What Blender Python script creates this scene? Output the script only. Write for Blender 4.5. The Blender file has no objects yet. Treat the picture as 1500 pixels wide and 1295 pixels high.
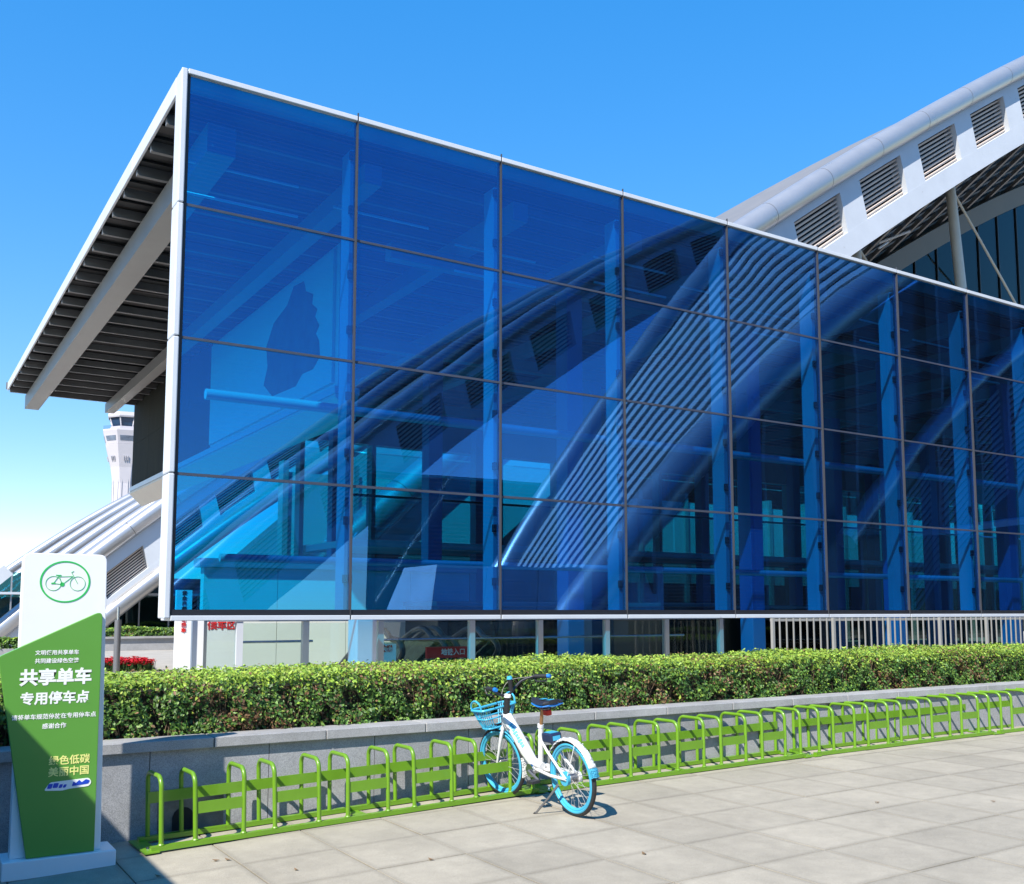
import bpy, bmesh, math, random
import numpy as np
from mathutils import Vector, Matrix
random.seed(7); rng = np.random.default_rng(11)
R = math.radians
scene = bpy.context.scene

# ------------------------------------------------------------------ camera
PITCH, YAW, EYE = R(5.618), R(57.76), 1.65
cam_d = bpy.data.cameras.new('camera'); cam = bpy.data.objects.new('camera', cam_d)
scene.collection.objects.link(cam); scene.camera = cam
v = Vector((math.cos(YAW)*math.cos(PITCH), math.sin(YAW)*math.cos(PITCH), math.sin(PITCH)))
rt = Vector((math.sin(YAW), -math.cos(YAW), 0)); up = rt.cross(v)
cam.matrix_world = Matrix(((rt.x, up.x, -v.x, 0), (rt.y, up.y, -v.y, 0), (rt.z, up.z, -v.z, EYE), (0, 0, 0, 1)))
cam_d.sensor_fit = 'HORIZONTAL'; cam_d.sensor_width = 36.0
cam_d.lens = 36.0*1457.77/1500.0
cam_d.shift_y = (752.11-647.5)/1500.0
cam_d.clip_start = 0.1; cam_d.clip_end = 6000

# ------------------------------------------------------------------ sky, sun, exposure
SUN_AZ, SUN_EL = R(30), R(45)            # light travels toward +X, +Y (30 degrees off the facade line)
to_sun = Vector((-math.cos(SUN_AZ)*math.cos(SUN_EL), -math.sin(SUN_AZ)*math.cos(SUN_EL), math.sin(SUN_EL)))
world = bpy.data.worlds.new('World'); scene.world = world; world.use_nodes = True
wn = world.node_tree; wn.nodes.clear()
sky = wn.nodes.new('ShaderNodeTexSky'); sky.sky_type = 'NISHITA'; sky.sun_disc = False
sky.sun_elevation = SUN_EL; sky.sun_rotation = math.atan2(to_sun.x, to_sun.y)
sky.air_density = 1.0; sky.dust_density = 0.0; sky.ozone_density = 3.0; sky.altitude = 0
gm = wn.nodes.new('ShaderNodeGamma'); gm.inputs['Gamma'].default_value = 0.48
hs = wn.nodes.new('ShaderNodeHueSaturation'); hs.inputs['Saturation'].default_value = 2.15; hs.inputs['Value'].default_value = 2.4; hs.inputs['Hue'].default_value = 0.510
bg = wn.nodes.new('ShaderNodeBackground'); bg.inputs['Strength'].default_value = 0.125
wo = wn.nodes.new('ShaderNodeOutputWorld')
wn.links.new(sky.outputs[0], gm.inputs['Color']); wn.links.new(gm.outputs[0], hs.inputs['Color']); wn.links.new(hs.outputs[0], bg.inputs[0]); wn.links.new(bg.outputs[0], wo.inputs[0])
sun_d = bpy.data.lights.new('sun', 'SUN'); sun_d.energy = 5.0; sun_d.angle = R(0.5); sun_d.color = (1.0, 0.935, 0.83)
sun = bpy.data.objects.new('sun', sun_d); scene.collection.objects.link(sun)
sun.rotation_euler = (-to_sun).to_track_quat('-Z', 'Y').to_euler(); sun.location = (-30, -20, 40)
vs = scene.view_settings
vs.view_transform = 'Standard'; vs.look = 'None'; vs.gamma = 1; vs.use_curve_mapping = False; vs.exposure = 0.85
cy = scene.cycles
cy.max_bounces = 10; cy.diffuse_bounces = 3; cy.glossy_bounces = 4; cy.transmission_bounces = 6; cy.transparent_max_bounces = 24
cy.caustics_reflective = False; cy.caustics_refractive = False; cy.use_denoising = True

# ------------------------------------------------------------------ materials
MATS = {}
def mat(name, col, rough=0.6, metal=0.0, var=0.0, vscale=4.0, bump=0.0, bscale=60.0, spec=0.5, col2=None, coat=0.0, stretch=None):
    if name in MATS: return MATS[name]
    m = bpy.data.materials.new(name); m.use_nodes = True; MATS[name] = m
    nt = m.node_tree; p = nt.nodes['Principled BSDF']
    p.inputs['Roughness'].default_value = rough; p.inputs['Metallic'].default_value = metal
    p.inputs['Specular IOR Level'].default_value = spec; p.inputs['Coat Weight'].default_value = coat
    p.inputs['Base Color'].default_value = (*col, 1)
    tc = nt.nodes.new('ShaderNodeTexCoord'); src = tc.outputs['Object']
    if stretch:
        mp = nt.nodes.new('ShaderNodeMapping'); mp.inputs['Scale'].default_value = stretch
        nt.links.new(src, mp.inputs[0]); src = mp.outputs[0]
    if var > 0 or col2:
        n = nt.nodes.new('ShaderNodeTexNoise'); n.inputs['Scale'].default_value = vscale; n.inputs['Detail'].default_value = 6; n.inputs['Roughness'].default_value = 0.65
        nt.links.new(src, n.inputs['Vector'])
        rp = nt.nodes.new('ShaderNodeValToRGB'); rp.color_ramp.elements[0].position = 0.3; rp.color_ramp.elements[1].position = 0.7
        c2 = col2 or tuple(max(0, c*(1+var)) for c in col); c1 = col if col2 else tuple(c*(1-var) for c in col)
        rp.color_ramp.elements[0].color = (*c1, 1); rp.color_ramp.elements[1].color = (*c2, 1)
        nt.links.new(n.outputs[0], rp.inputs[0]); nt.links.new(rp.outputs[0], p.inputs['Base Color'])
        mr = nt.nodes.new('ShaderNodeMapRange'); mr.inputs[3].default_value = max(0.02, rough-0.08); mr.inputs[4].default_value = min(1, rough+0.08)
        nt.links.new(n.outputs[0], mr.inputs[0]); nt.links.new(mr.outputs[0], p.inputs['Roughness'])
    if bump > 0:
        b = nt.nodes.new('ShaderNodeBump'); b.inputs['Strength'].default_value = bump; b.inputs['Distance'].default_value = 0.01
        n2 = nt.nodes.new('ShaderNodeTexNoise'); n2.inputs['Scale'].default_value = bscale; n2.inputs['Detail'].default_value = 4
        nt.links.new(src, n2.inputs['Vector']); nt.links.new(n2.outputs[0], b.inputs['Height']); nt.links.new(b.outputs[0], p.inputs['Normal'])
    return m

def granite(name, base, speck=0.35, rough=0.7, stain=0.25, scale=1.0, edge=0.0, edge_in=0.325):
    """speckled stone: fine grains, broad clouds of wear and a colour shift from piece to piece"""
    if name in MATS: return MATS[name]
    m = bpy.data.materials.new(name); m.use_nodes = True; MATS[name] = m
    nt = m.node_tree; p = nt.nodes['Principled BSDF']; L = nt.links.new
    tc = nt.nodes.new('ShaderNodeTexCoord'); oi = nt.nodes.new('ShaderNodeObjectInfo')
    geo = nt.nodes.new('ShaderNodeNewGeometry')
    n1 = nt.nodes.new('ShaderNodeTexNoise'); n1.inputs['Scale'].default_value = 160*scale; n1.inputs['Detail'].default_value = 3
    n2 = nt.nodes.new('ShaderNodeTexNoise'); n2.inputs['Scale'].default_value = 1.3*scale; n2.inputs['Detail'].default_value = 8; n2.inputs['Roughness'].default_value = 0.7
    n3 = nt.nodes.new('ShaderNodeTexNoise'); n3.inputs['Scale'].default_value = 9*scale; n3.inputs['Detail'].default_value = 6
    for n in (n1, n2, n3): L(geo.outputs['Position'], n.inputs['Vector'])
    def mrange(sock, a, b, lo=0.3, hi=0.7):
        r = nt.nodes.new('ShaderNodeMapRange'); r.inputs[1].default_value = lo; r.inputs[2].default_value = hi
        r.inputs[3].default_value = a; r.inputs[4].default_value = b; L(sock, r.inputs[0]); return r.outputs[0]
    def mul(a, b):
        k = nt.nodes.new('ShaderNodeMath'); k.operation = 'MULTIPLY'; L(a, k.inputs[0]); L(b, k.inputs[1]); return k.outputs[0]
    f = mul(mul(mrange(n1.outputs[0], 1-speck, 1+speck), mrange(n2.outputs[0], 1-stain, 1+stain*0.6)),
            mul(mrange(n3.outputs[0], 0.93, 1.06), mrange(oi.outputs['Random'], 0.92, 1.07, 0, 1)))
    if edge > 0:                                   # dirt that has crept in from the joints, uneven along the edge
        sp = nt.nodes.new('ShaderNodeSeparateXYZ'); L(tc.outputs['Object'], sp.inputs[0]); ab = []
        for q in (0, 1):
            k = nt.nodes.new('ShaderNodeMath'); k.operation = 'ABSOLUTE'; L(sp.outputs[q], k.inputs[0]); ab.append(k.outputs[0])
        mx_ = nt.nodes.new('ShaderNodeMath'); mx_.operation = 'MAXIMUM'; L(ab[0], mx_.inputs[0]); L(ab[1], mx_.inputs[1])
        wb = nt.nodes.new('ShaderNodeMath'); wb.operation = 'MULTIPLY_ADD'; wb.inputs[1].default_value = 0.09; L(n3.outputs[0], wb.inputs[0]); L(mx_.outputs[0], wb.inputs[2])
        f = mul(f, mrange(wb.outputs[0], 1.0, 1-edge, edge_in, edge_in+0.05))
    vm = nt.nodes.new('ShaderNodeVectorMath'); vm.operation = 'SCALE'; vm.inputs[0].default_value = base
    L(f, vm.inputs['Scale']); L(vm.outputs[0], p.inputs['Base Color'])
    p.inputs['Roughness'].default_value = rough
    b = nt.nodes.new('ShaderNodeBump'); b.inputs['Strength'].default_value = 0.25; b.inputs['Distance'].default_value = 0.004
    L(n1.outputs[0], b.inputs['Height']); L(b.outputs[0], p.inputs['Normal'])
    return m

def glass(name, tint, ior=1.6, gloss=(1, 1, 1), wave=0.0, wscale=1.2, rough=0.0, dirt=0.0):
    """pane: coloured see-through body under a Fresnel mirror, slightly wavy"""
    if name in MATS: return MATS[name]
    m = bpy.data.materials.new(name); m.use_nodes = True; MATS[name] = m
    nt = m.node_tree; nt.nodes.clear(); L = nt.links.new
    out = nt.nodes.new('ShaderNodeOutputMaterial'); mix = nt.nodes.new('ShaderNodeMixShader')
    tr = nt.nodes.new('ShaderNodeBsdfTransparent'); tr.inputs[0].default_value = (*tint, 1)
    if wave > 0:                                   # panes come from different batches
        ob = nt.nodes.new('ShaderNodeObjectInfo'); rr = nt.nodes.new('ShaderNodeMapRange'); rr.inputs[3].default_value = 0.90; rr.inputs[4].default_value = 1.05; L(ob.outputs['Random'], rr.inputs[0])
        sv = nt.nodes.new('ShaderNodeVectorMath'); sv.operation = 'SCALE'; sv.inputs[0].default_value = tint; L(rr.outputs[0], sv.inputs['Scale']); L(sv.outputs[0], tr.inputs[0])
    gl = nt.nodes.new('ShaderNodeBsdfGlossy'); gl.inputs['Color'].default_value = (*gloss, 1); gl.inputs['Roughness'].default_value = rough
    # Schlick mirror share from the angle of view, the same on both faces of the pane
    f0 = ((ior-1)/(ior+1))**2
    lw = nt.nodes.new('ShaderNodeLayerWeight'); lw.inputs['Blend'].default_value = 0.5
    pw = nt.nodes.new('ShaderNodeMath'); pw.operation = 'POWER'; pw.inputs[1].default_value = 5.0; L(lw.outputs['Facing'], pw.inputs[0])
    ma = nt.nodes.new('ShaderNodeMath'); ma.operation = 'MULTIPLY_ADD'; ma.inputs[1].default_value = 1-f0; ma.inputs[2].default_value = f0; L(pw.outputs[0], ma.inputs[0])
    L(ma.outputs[0], mix.inputs[0]); L(tr.outputs[0], mix.inputs[1]); L(gl.outputs[0], mix.inputs[2])
    last = mix.outputs[0]
    if wave > 0:
        geo = nt.nodes.new('ShaderNodeNewGeometry'); oi = nt.nodes.new('ShaderNodeObjectInfo')
        add = nt.nodes.new('ShaderNodeVectorMath'); add.operation = 'ADD'
        sc = nt.nodes.new('ShaderNodeVectorMath'); sc.operation = 'SCALE'; sc.inputs[0].default_value = (37, 53, 71); L(oi.outputs['Random'], sc.inputs['Scale'])
        L(geo.outputs['Position'], add.inputs[0]); L(sc.outputs[0], add.inputs[1])
        n = nt.nodes.new('ShaderNodeTexNoise'); n.inputs['Scale'].default_value = wscale; n.inputs['Detail'].default_value = 1.5
        L(add.outputs[0], n.inputs['Vector'])
        b = nt.nodes.new('ShaderNodeBump'); b.inputs['Strength'].default_value = 1.0; b.inputs['Distance'].default_value = wave
        L(n.outputs[0], b.inputs['Height']); L(b.outputs[0], gl.inputs['Normal'])
    if dirt > 0:                                   # thin dust film
        df = nt.nodes.new('ShaderNodeBsdfDiffuse'); df.inputs[0].default_value = (0.35, 0.42, 0.55, 1)
        geo2 = nt.nodes.new('ShaderNodeNewGeometry'); n4 = nt.nodes.new('ShaderNodeTexNoise'); n4.inputs['Scale'].default_value = 0.8; n4.inputs['Detail'].default_value = 6
        mp = nt.nodes.new('ShaderNodeMapping'); mp.inputs['Scale'].default_value = (2.5, 2.5, 0.6)
        L(geo2.outputs['Position'], mp.inputs[0]); L(mp.outputs[0], n4.inputs['Vector'])
        mr = nt.nodes.new('ShaderNodeMapRange'); mr.inputs[1].default_value = 0.35; mr.inputs[2].default_value = 0.8; mr.inputs[3].default_value = dirt*0.3; mr.inputs[4].default_value = dirt
        if name.startswith('blue'):
            sx = nt.nodes.new('ShaderNodeSeparateXYZ'); L(geo2.outputs['Position'], sx.inputs[0])
            w1 = nt.nodes.new('ShaderNodeMath'); w1.operation = 'MULTIPLY'; w1.inputs[1].default_value = 2*math.pi/0.05; L(sx.outputs[2], w1.inputs[0])
            w2 = nt.nodes.new('ShaderNodeMath'); w2.operation = 'SINE'; L(w1.outputs[0], w2.inputs[0])
            w3 = nt.nodes.new('ShaderNodeMapRange'); w3.inputs[1].default_value = 0.55; w3.inputs[2].default_value = 0.9; w3.inputs[3].default_value = 0.0; w3.inputs[4].default_value = 0.011; L(w2.outputs[0], w3.inputs[0])
            w4 = nt.nodes.new('ShaderNodeMath'); L(w3.outputs[0], w4.inputs[0]); L(mr.outputs[0], w4.inputs[1]); L(n4.outputs[0], mr.inputs[0]); mr = w4
        else: L(n4.outputs[0], mr.inputs[0])
        mx2 = nt.nodes.new('ShaderNodeMixShader')
        L(mr.outputs[0], mx2.inputs[0]); L(last, mx2.inputs[1]); L(df.outputs[0], mx2.inputs[2]); last = mx2.outputs[0]
    L(last, out.inputs[0])
    return m

def leafmat(name):
    if name in MATS: return MATS[name]
    m = bpy.data.materials.new(name); m.use_nodes = True; MATS[name] = m
    nt = m.node_tree; p = nt.nodes['Principled BSDF']; L = nt.links.new
    at = nt.nodes.new('ShaderNodeAttribute'); at.attribute_name = 'leaf_colour'
    L(at.outputs['Color'], p.inputs['Base Color']); p.inputs['Roughness'].default_value = 0.5
    tl = nt.nodes.new('ShaderNodeBsdfTranslucent'); L(at.outputs['Color'], tl.inputs[0])
    mx = nt.nodes.new('ShaderNodeMixShader'); mx.inputs[0].default_value = 0.28
    L(p.outputs[0], mx.inputs[1]); L(tl.outputs[0], mx.inputs[2]); L(mx.outputs[0], nt.nodes['Material Output'].inputs[0])
    return m

ALU = mat('white_aluminium', (0.55, 0.585, 0.64), 0.38, 0.0, 0.05, 1.5, coat=0.15)
ALU_GREY = mat('brushed_grey_steel', (0.42, 0.43, 0.45), 0.4, 0.55, 0.06, 2)
TUBE = mat('silver_tube_cladding', (0.46, 0.46, 0.47), 0.30, 0.6, 0.05, 0.6)
FASCIA = mat('white_painted_fascia', (0.53, 0.565, 0.62), 0.55, 0, 0.06, 0.5)
SLAT = mat('beige_louvre', (0.55, 0.47, 0.42), 0.55, 0, 0.05, 2)
DARK = mat('dark_void', (0.012, 0.012, 0.014), 0.8)
ROOFGREY = mat('grey_metal_roof', (0.20, 0.195, 0.195), 0.55, 0.2, 0.1, 0.7)
DECK = mat('dark_roof_deck', (0.02, 0.022, 0.025), 0.6, 0.0, 0.3, 3)
PURLIN = mat('steel_purlin', (0.15, 0.155, 0.16), 0.5, 0.2, 0.15, 3)
BEAM = mat('grey_box_beam', (0.27, 0.275, 0.27), 0.45, 0.1, 0.08, 2)
STONE_D = mat('dark_green_stone', (0.024, 0.026, 0.02), 0.8, 0, 0.35, 1.2, spec=0.15, stretch=(3, 3, 0.6))
MULL = mat('blue_grey_mullion', (0.055, 0.065, 0.095), 0.5, 0.2, 0.12, 4)
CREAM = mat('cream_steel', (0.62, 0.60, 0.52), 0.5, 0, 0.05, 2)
FIN = mat('grey_fin_paint', (0.42, 0.44, 0.46), 0.45, 0, 0.05, 2)
WHITE = mat('white_paint', (0.78, 0.79, 0.80), 0.45, 0, 0.03, 3)
BLUECOL = mat('blue_painted_column', (0.02, 0.17, 0.36), 0.4, 0, 0.05, 2)
BLUE_GLASS = glass('blue_tinted_glass', (0.05, 0.68, 0.95), 2.5, (0.22, 0.54, 1.0), 0.0020, 0.65, dirt=0.006)
CLEAR = glass('clear_green_glass', (0.86, 0.93, 0.91), 1.45, (1, 1, 1), 0.002, 1.0, dirt=0.02)
DARKGLASS = glass('dark_teal_glass', (0.30, 0.46, 0.45), 1.5, (0.9, 1.0, 1.0), 0.004, 0.7)
TEALGLASS = glass('teal_glass', (0.35, 0.55, 0.56), 1.6, (0.9, 1, 1), 0.004, 0.7)
GRANITE_W = granite('grey_granite_cladding', (0.31, 0.315, 0.33), 0.30, 0.6, 0.16)
GRANITE_C = granite('granite_coping', (0.33, 0.33, 0.335), 0.28, 0.6, 0.25)
PAVE = granite('pale_paving_stone', (0.33, 0.298, 0.238), 0.16, 0.75, 0.17, edge=0.25)
MORTAR = granite('ground_mortar', (0.12, 0.11, 0.095), 0.2, 0.9, 0.3)
SOIL = mat('soil', (0.06, 0.045, 0.03), 0.95, 0, 0.4, 10, 0.5, 40)
GREEN = mat('lime_green_paint', (0.125, 0.275, 0.012), 0.36, 0, 0.10, 3, coat=0.25)
def chips(m, rust=(0.16, 0.085, 0.04), scale=28, thr=0.68):
    nt = m.node_tree; p = nt.nodes['Principled BSDF']; L = nt.links.new; src = p.inputs['Base Color'].links[0].from_socket
    geo = nt.nodes.new('ShaderNodeNewGeometry'); n = nt.nodes.new('ShaderNodeTexNoise'); n.inputs['Scale'].default_value = scale; n.inputs['Detail'].default_value = 5; n.inputs['Roughness'].default_value = 0.7
    L(geo.outputs['Position'], n.inputs['Vector']); r_ = nt.nodes.new('ShaderNodeMapRange'); r_.inputs[1].default_value = thr; r_.inputs[2].default_value = thr+0.02; L(n.outputs[0], r_.inputs[0])
    mx = nt.nodes.new('ShaderNodeMix'); mx.data_type = 'RGBA'; mx.inputs[7].default_value = (*rust, 1); L(r_.outputs[0], mx.inputs[0]); L(src, mx.inputs[6]); L(mx.outputs[2], p.inputs['Base Color'])
chips(GREEN); chips(ALU, (0.36, 0.37, 0.39), 6, 0.70); chips(FASCIA, (0.42, 0.43, 0.45), 2.0, 0.66)
BLACKR = mat('black_rubber', (0.018, 0.018, 0.02), 0.6, 0, 0.2, 20)
BLACKP = mat('black_plastic', (0.02, 0.021, 0.025), 0.4)
BWHITE = mat('bike_white', (0.66, 0.67, 0.67), 0.28, 0, 0.06, 6, coat=0.4)
CYAN = mat('bike_cyan', (0.05, 0.37, 0.56), 0.38, 0, 0.06, 8, coat=0.2)
BLUEP = mat('bike_blue_plastic', (0.012, 0.16, 0.52), 0.4)
CHROME = mat('chrome', (0.7, 0.7, 0.72), 0.22, 1.0)
GREYM = mat('grey_metal', (0.22, 0.22, 0.23), 0.4, 0.7)
BRONZE = mat('bronze_seatpost', (0.38, 0.20, 0.09), 0.35, 0.6)
REDP = mat('red_reflector', (0.6, 0.02, 0.01), 0.3)
RED = mat('red_print', (0.66, 0.025, 0.02), 0.5)
SIGNW = mat('sign_white', (0.80, 0.81, 0.83), 0.35, 0, 0.02, 3, coat=0.2)
SIGNG = mat('sign_green', (0.10, 0.30, 0.04), 0.38, 0, 0.03, 2, coat=0.2)
LETTER = mat('white_lettering', (0.84, 0.86, 0.84), 0.5)
GOLD = mat('pale_yellow_lettering', (0.80, 0.80, 0.26), 0.5)
PGREEN = mat('printed_green', (0.03, 0.48, 0.10), 0.45)
LOGOB = mat('logo_blue', (0.01, 0.06, 0.50), 0.45)

# ------------------------------------------------------------------ mesh and object helpers
COL = scene.collection
class MB:
    def __init__(s): s.v = []; s.f = []
    def add(s, vs_, fs_):
        o = len(s.v); s.v += [tuple(p) for p in vs_]; s.f += [tuple(i+o for i in f) for f in fs_]; return s
    def box(s, x0, x1, y0, y1, z0, z1):
        return s.add([(x0,y0,z0),(x1,y0,z0),(x1,y1,z0),(x0,y1,z0),(x0,y0,z1),(x1,y0,z1),(x1,y1,z1),(x0,y1,z1)],
                     [(0,3,2,1),(4,5,6,7),(0,1,5,4),(1,2,6,5),(2,3,7,6),(3,0,4,7)])
    def cbox(s, c, d): return s.box(c[0]-d[0]/2, c[0]+d[0]/2, c[1]-d[1]/2, c[1]+d[1]/2, c[2]-d[2]/2, c[2]+d[2]/2)
    def hexa(s, p8): return s.add(p8, [(0,3,2,1),(4,5,6,7),(0,1,5,4),(1,2,6,5),(2,3,7,6),(3,0,4,7)])
    def bar(s, a, b, w, h, upv=(0, 0, 1)):
        a = Vector(a); b = Vector(b); d = (b-a).normalized(); side = d.cross(Vector(upv))
        if side.length < 1e-4: side = d.cross(Vector((1, 0, 0)))
        side.normalize(); u = side.cross(d).normalized(); side *= w/2; u *= h/2
        return s.add([a-side-u, a+side-u, b+side-u, b-side-u, a-side+u, a+side+u, b+side+u, b-side+u],
                     [(0,3,2,1),(4,5,6,7),(0,1,5,4),(1,2,6,5),(2,3,7,6),(3,0,4,7)])
    def tube(s, pts, r, n=10, closed=False, caps=True, sy=1.0):
        P = [Vector(p) for p in pts]; N = len(P); rs = r if isinstance(r, (list, tuple)) else [r]*N
        T = []
        for i in range(N):
            a = P[(i-1) % N] if (closed or i > 0) else P[i]; b = P[(i+1) % N] if (closed or i < N-1) else P[i]
            T.append((b-a).normalized())
        ref = Vector((0, 0, 1)) if abs(T[0].z) < 0.9 else Vector((1, 0, 0))
        u = T[0].cross(ref).normalized(); o = len(s.v)
        for i in range(N):
            u = (u - T[i]*u.dot(T[i])).normalized(); w = T[i].cross(u)
            for k in range(n):
                a = 2*math.pi*k/n; s.v.append(tuple(P[i]+u*(rs[i]*math.cos(a))+w*(rs[i]*sy*math.sin(a))))
        M = N if closed else N-1
        for i in range(M):
            j = (i+1) % N
            for k in range(n):
                l = (k+1) % n; s.f.append((o+i*n+k, o+i*n+l, o+j*n+l, o+j*n+k))
        if caps and not closed:
            s.f.append(tuple(o+k for k in reversed(range(n)))); s.f.append(tuple(o+(N-1)*n+k for k in range(n)))
        return s
    def prism(s, poly, axis, a, b):
        """poly: 2D outline; axis 'y' -> (x,z) extruded from y=a to y=b; 'x' -> (y,z); 'z' -> (x,y)"""
        def m(p, t): return {'y': (p[0], t, p[1]), 'x': (t, p[0], p[1]), 'z': (p[0], p[1], t)}[axis]
        n = len(poly); s.add([m(p, a) for p in poly]+[m(p, b) for p in poly],
              [tuple(range(n)), tuple(reversed(range(n, 2*n)))]+[(i, i+n, (i+1) % n+n, (i+1) % n) for i in range(n)])
        return s
    def lathe(s, prof, c, n=24, phase=0):
        o = len(s.v); m = len(prof)
        for k in range(n):
            a = 2*math.pi*k/n+phase
            for (r, z) in prof: s.v.append((c[0]+r*math.cos(a), c[1]+r*math.sin(a), c[2]+z))
        for k in range(n):
            l = (k+1) % n
            for i in range(m-1): s.f.append((o+k*m+i, o+l*m+i, o+l*m+i+1, o+k*m+i+1))
        return s
    def xform(s, M): s.v = [tuple(M @ Vector(p)) for p in s.v]; return s
    def mesh(s, name, m, smooth=False, bevel=0.0, off=(0, 0, 0)):
        me = bpy.data.meshes.new(name)
        me.from_pydata([(a[0]-off[0], a[1]-off[1], a[2]-off[2]) for a in s.v], [], s.f)
        bm = bmesh.new(); bm.from_mesh(me); bmesh.ops.recalc_face_normals(bm, faces=bm.faces)
        if bevel > 0:
            es = [e for e in bm.edges if len(e.link_faces) == 2 and e.calc_face_angle(0) > 0.6]
            bmesh.ops.bevel(bm, geom=es, offset=bevel, segments=2, profile=0.5, affect='EDGES', clamp_overlap=True)
        bm.to_mesh(me); bm.free()
        if m: me.materials.append(m)
        if smooth:
            me.polygons.foreach_set('use_smooth', [True]*len(me.polygons))
            me.set_sharp_from_angle(angle=R(38))
        return me
def origin(o):
    t = Vector((0, 0, 0))
    while o: t += o.location; o = o.parent
    return t
def link(name, me, parent=None, loc=(0, 0, 0)):
    o = bpy.data.objects.new(name, me); COL.objects.link(o); o.parent = parent; o.location = loc; return o
def part(name, mb, m, parent=None, smooth=False, bevel=0.0):
    off = origin(parent) if parent else (0, 0, 0)
    return link(name, mb.mesh(name, m, smooth, bevel, off), parent)
def tag(o, label, cat=None, group=None, kind=None):
    o['label'] = label
    if cat: o['category'] = cat
    if group: o['group'] = group
    if kind: o['kind'] = kind
    return o
def thing(name, label, cat, loc=(0, 0, 0), group=None):
    o = bpy.data.objects.new(name, None); COL.objects.link(o); o.location = loc; o.empty_display_size = 0.2
    return tag(o, label, cat, group)
def copy_tree(o, parent=None):
    c = o.copy(); COL.objects.link(c); c.parent = parent
    for ch in list(o.children): copy_tree(ch, c)
    return c
def text_mesh(name, s, size, m, bold=0.0, extrude=0.001, align='CENTER', shear=0.0):
    cu = bpy.data.curves.new('text', 'FONT'); cu.body = s; cu.size = size; cu.align_x = align; cu.align_y = 'BOTTOM'
    cu.offset = bold; cu.extrude = extrude; cu.resolution_u = 2; cu.shear = shear
    ob = bpy.data.objects.new('text', cu); COL.objects.link(ob)
    dg = bpy.context.evaluated_depsgraph_get(); me = bpy.data.meshes.new_from_object(ob.evaluated_get(dg))
    bpy.data.objects.remove(ob); bpy.data.curves.remove(cu)
    me.name = name; me.materials.clear(); me.materials.append(m)
    return me
def rounded(poly, rad, n=5):
    out = []; N = len(poly)
    for i, p in enumerate(poly):
        p = Vector(p); a = Vector(poly[i-1]); b = Vector(poly[(i+1) % N]); rr = rad[i] if isinstance(rad, (list, tuple)) else rad
        if rr <= 0: out.append(tuple(p)); continue
        d1 = (a-p); d2 = (b-p); l = min(rr, d1.length*0.45, d2.length*0.45); s = p+d1.normalized()*l; e = p+d2.normalized()*l
        for k in range(n+1):
            t = k/n; out.append(tuple(s*(1-t)**2+p*(2*t*(1-t))+e*t*t))
    return out
def ground_z(x):
    if x > 1.6: return 0.145*(1-math.exp(-(x-1.6)/4.2))
    if x > 0: return 0.0345*(x-1.6)
    return -0.0552-0.03*(1-math.exp(x))
def spline(pts, n=12):
    P = [Vector(p) for p in pts]; P = [P[0]*2-P[1]]+P+[P[-1]*2-P[-2]]; out = []
    for i in range(1, len(P)-2):
        for k in range(n):
            t = k/n; a, b, c, d = P[i-1], P[i], P[i+1], P[i+2]
            out.append(0.5*((2*b)+(c-a)*t+(2*a-5*b+4*c-d)*t*t+(3*b-a-3*c+d)*t**3))
    out.append(P[-2]); return out

# ------------------------------------------------------------------ ground and paving
gx = [-900, -300, -80, -30, -12, -6, -3, -1.5, 0]+[0.4*i for i in range(1, 60)]+[26, 30, 40, 60, 120, 400, 1500]
gy = [-900, -200, -60, -20, 0, 2.5, 2.6, 5, 8, 12, 20, 30, 50, 100, 250, 700, 2500]
me = bpy.data.meshes.new('ground')
me.from_pydata([(x, y, ground_z(x)-(0.03 if -2 < x < 23 and 2.55 < y < 9 else 0.012)) for y in gy for x in gx], [],
    [(j*len(gx)+i, j*len(gx)+i+1, (j+1)*len(gx)+i+1, (j+1)*len(gx)+i) for j in range(len(gy)-1) for i in range(len(gx)-1)])
me.materials.append(MORTAR); g = link('ground', me); g['kind'] = 'structure'
pv = bpy.data.objects.new('pavement', None); COL.objects.link(pv); pv['kind'] = 'structure'; pv['label'] = 'pale grey paving of square stone slabs'
TS = 0.655
tile_meshes = []
for k in range(4):
    e = TS-random.choice((0.006, 0.007, 0.009)); b = MB(); b.box(-e/2, e/2, -e/2, e/2, -0.05, 0)
    tile_meshes.append(b.mesh('tile', PAVE, False, 0.004))
for j in range(-3, 5):
    for i in range(-5, 30):
        cx = 2.06+TS*(i+0.5); cyy = 4.6+TS*(j+0.5)
        o = link('tile', random.choice(tile_meshes), pv, (cx, cyy, ground_z(cx)+random.uniform(-0.0015, 0.0015)))
        o.rotation_euler = (random.uniform(-0.0025, 0.0025), -math.atan((ground_z(cx+0.3)-ground_z(cx-0.3))/0.6)+random.uniform(-0.002, 0.002), 0)

# plaza sheet behind the planter
b = MB(); b.add([(-60, 9.6, 0.0), (140, 9.6, 0.0), (140, 160, 0.0), (-60, 160, 0.0)], [(0, 1, 2, 3)])
pz = part('plaza', b, granite('plaza_stone', (0.36, 0.335, 0.295), 0.1, 0.75, 0.15)); pz['kind'] = 'structure'; pz.location.z = 0.16
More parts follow.
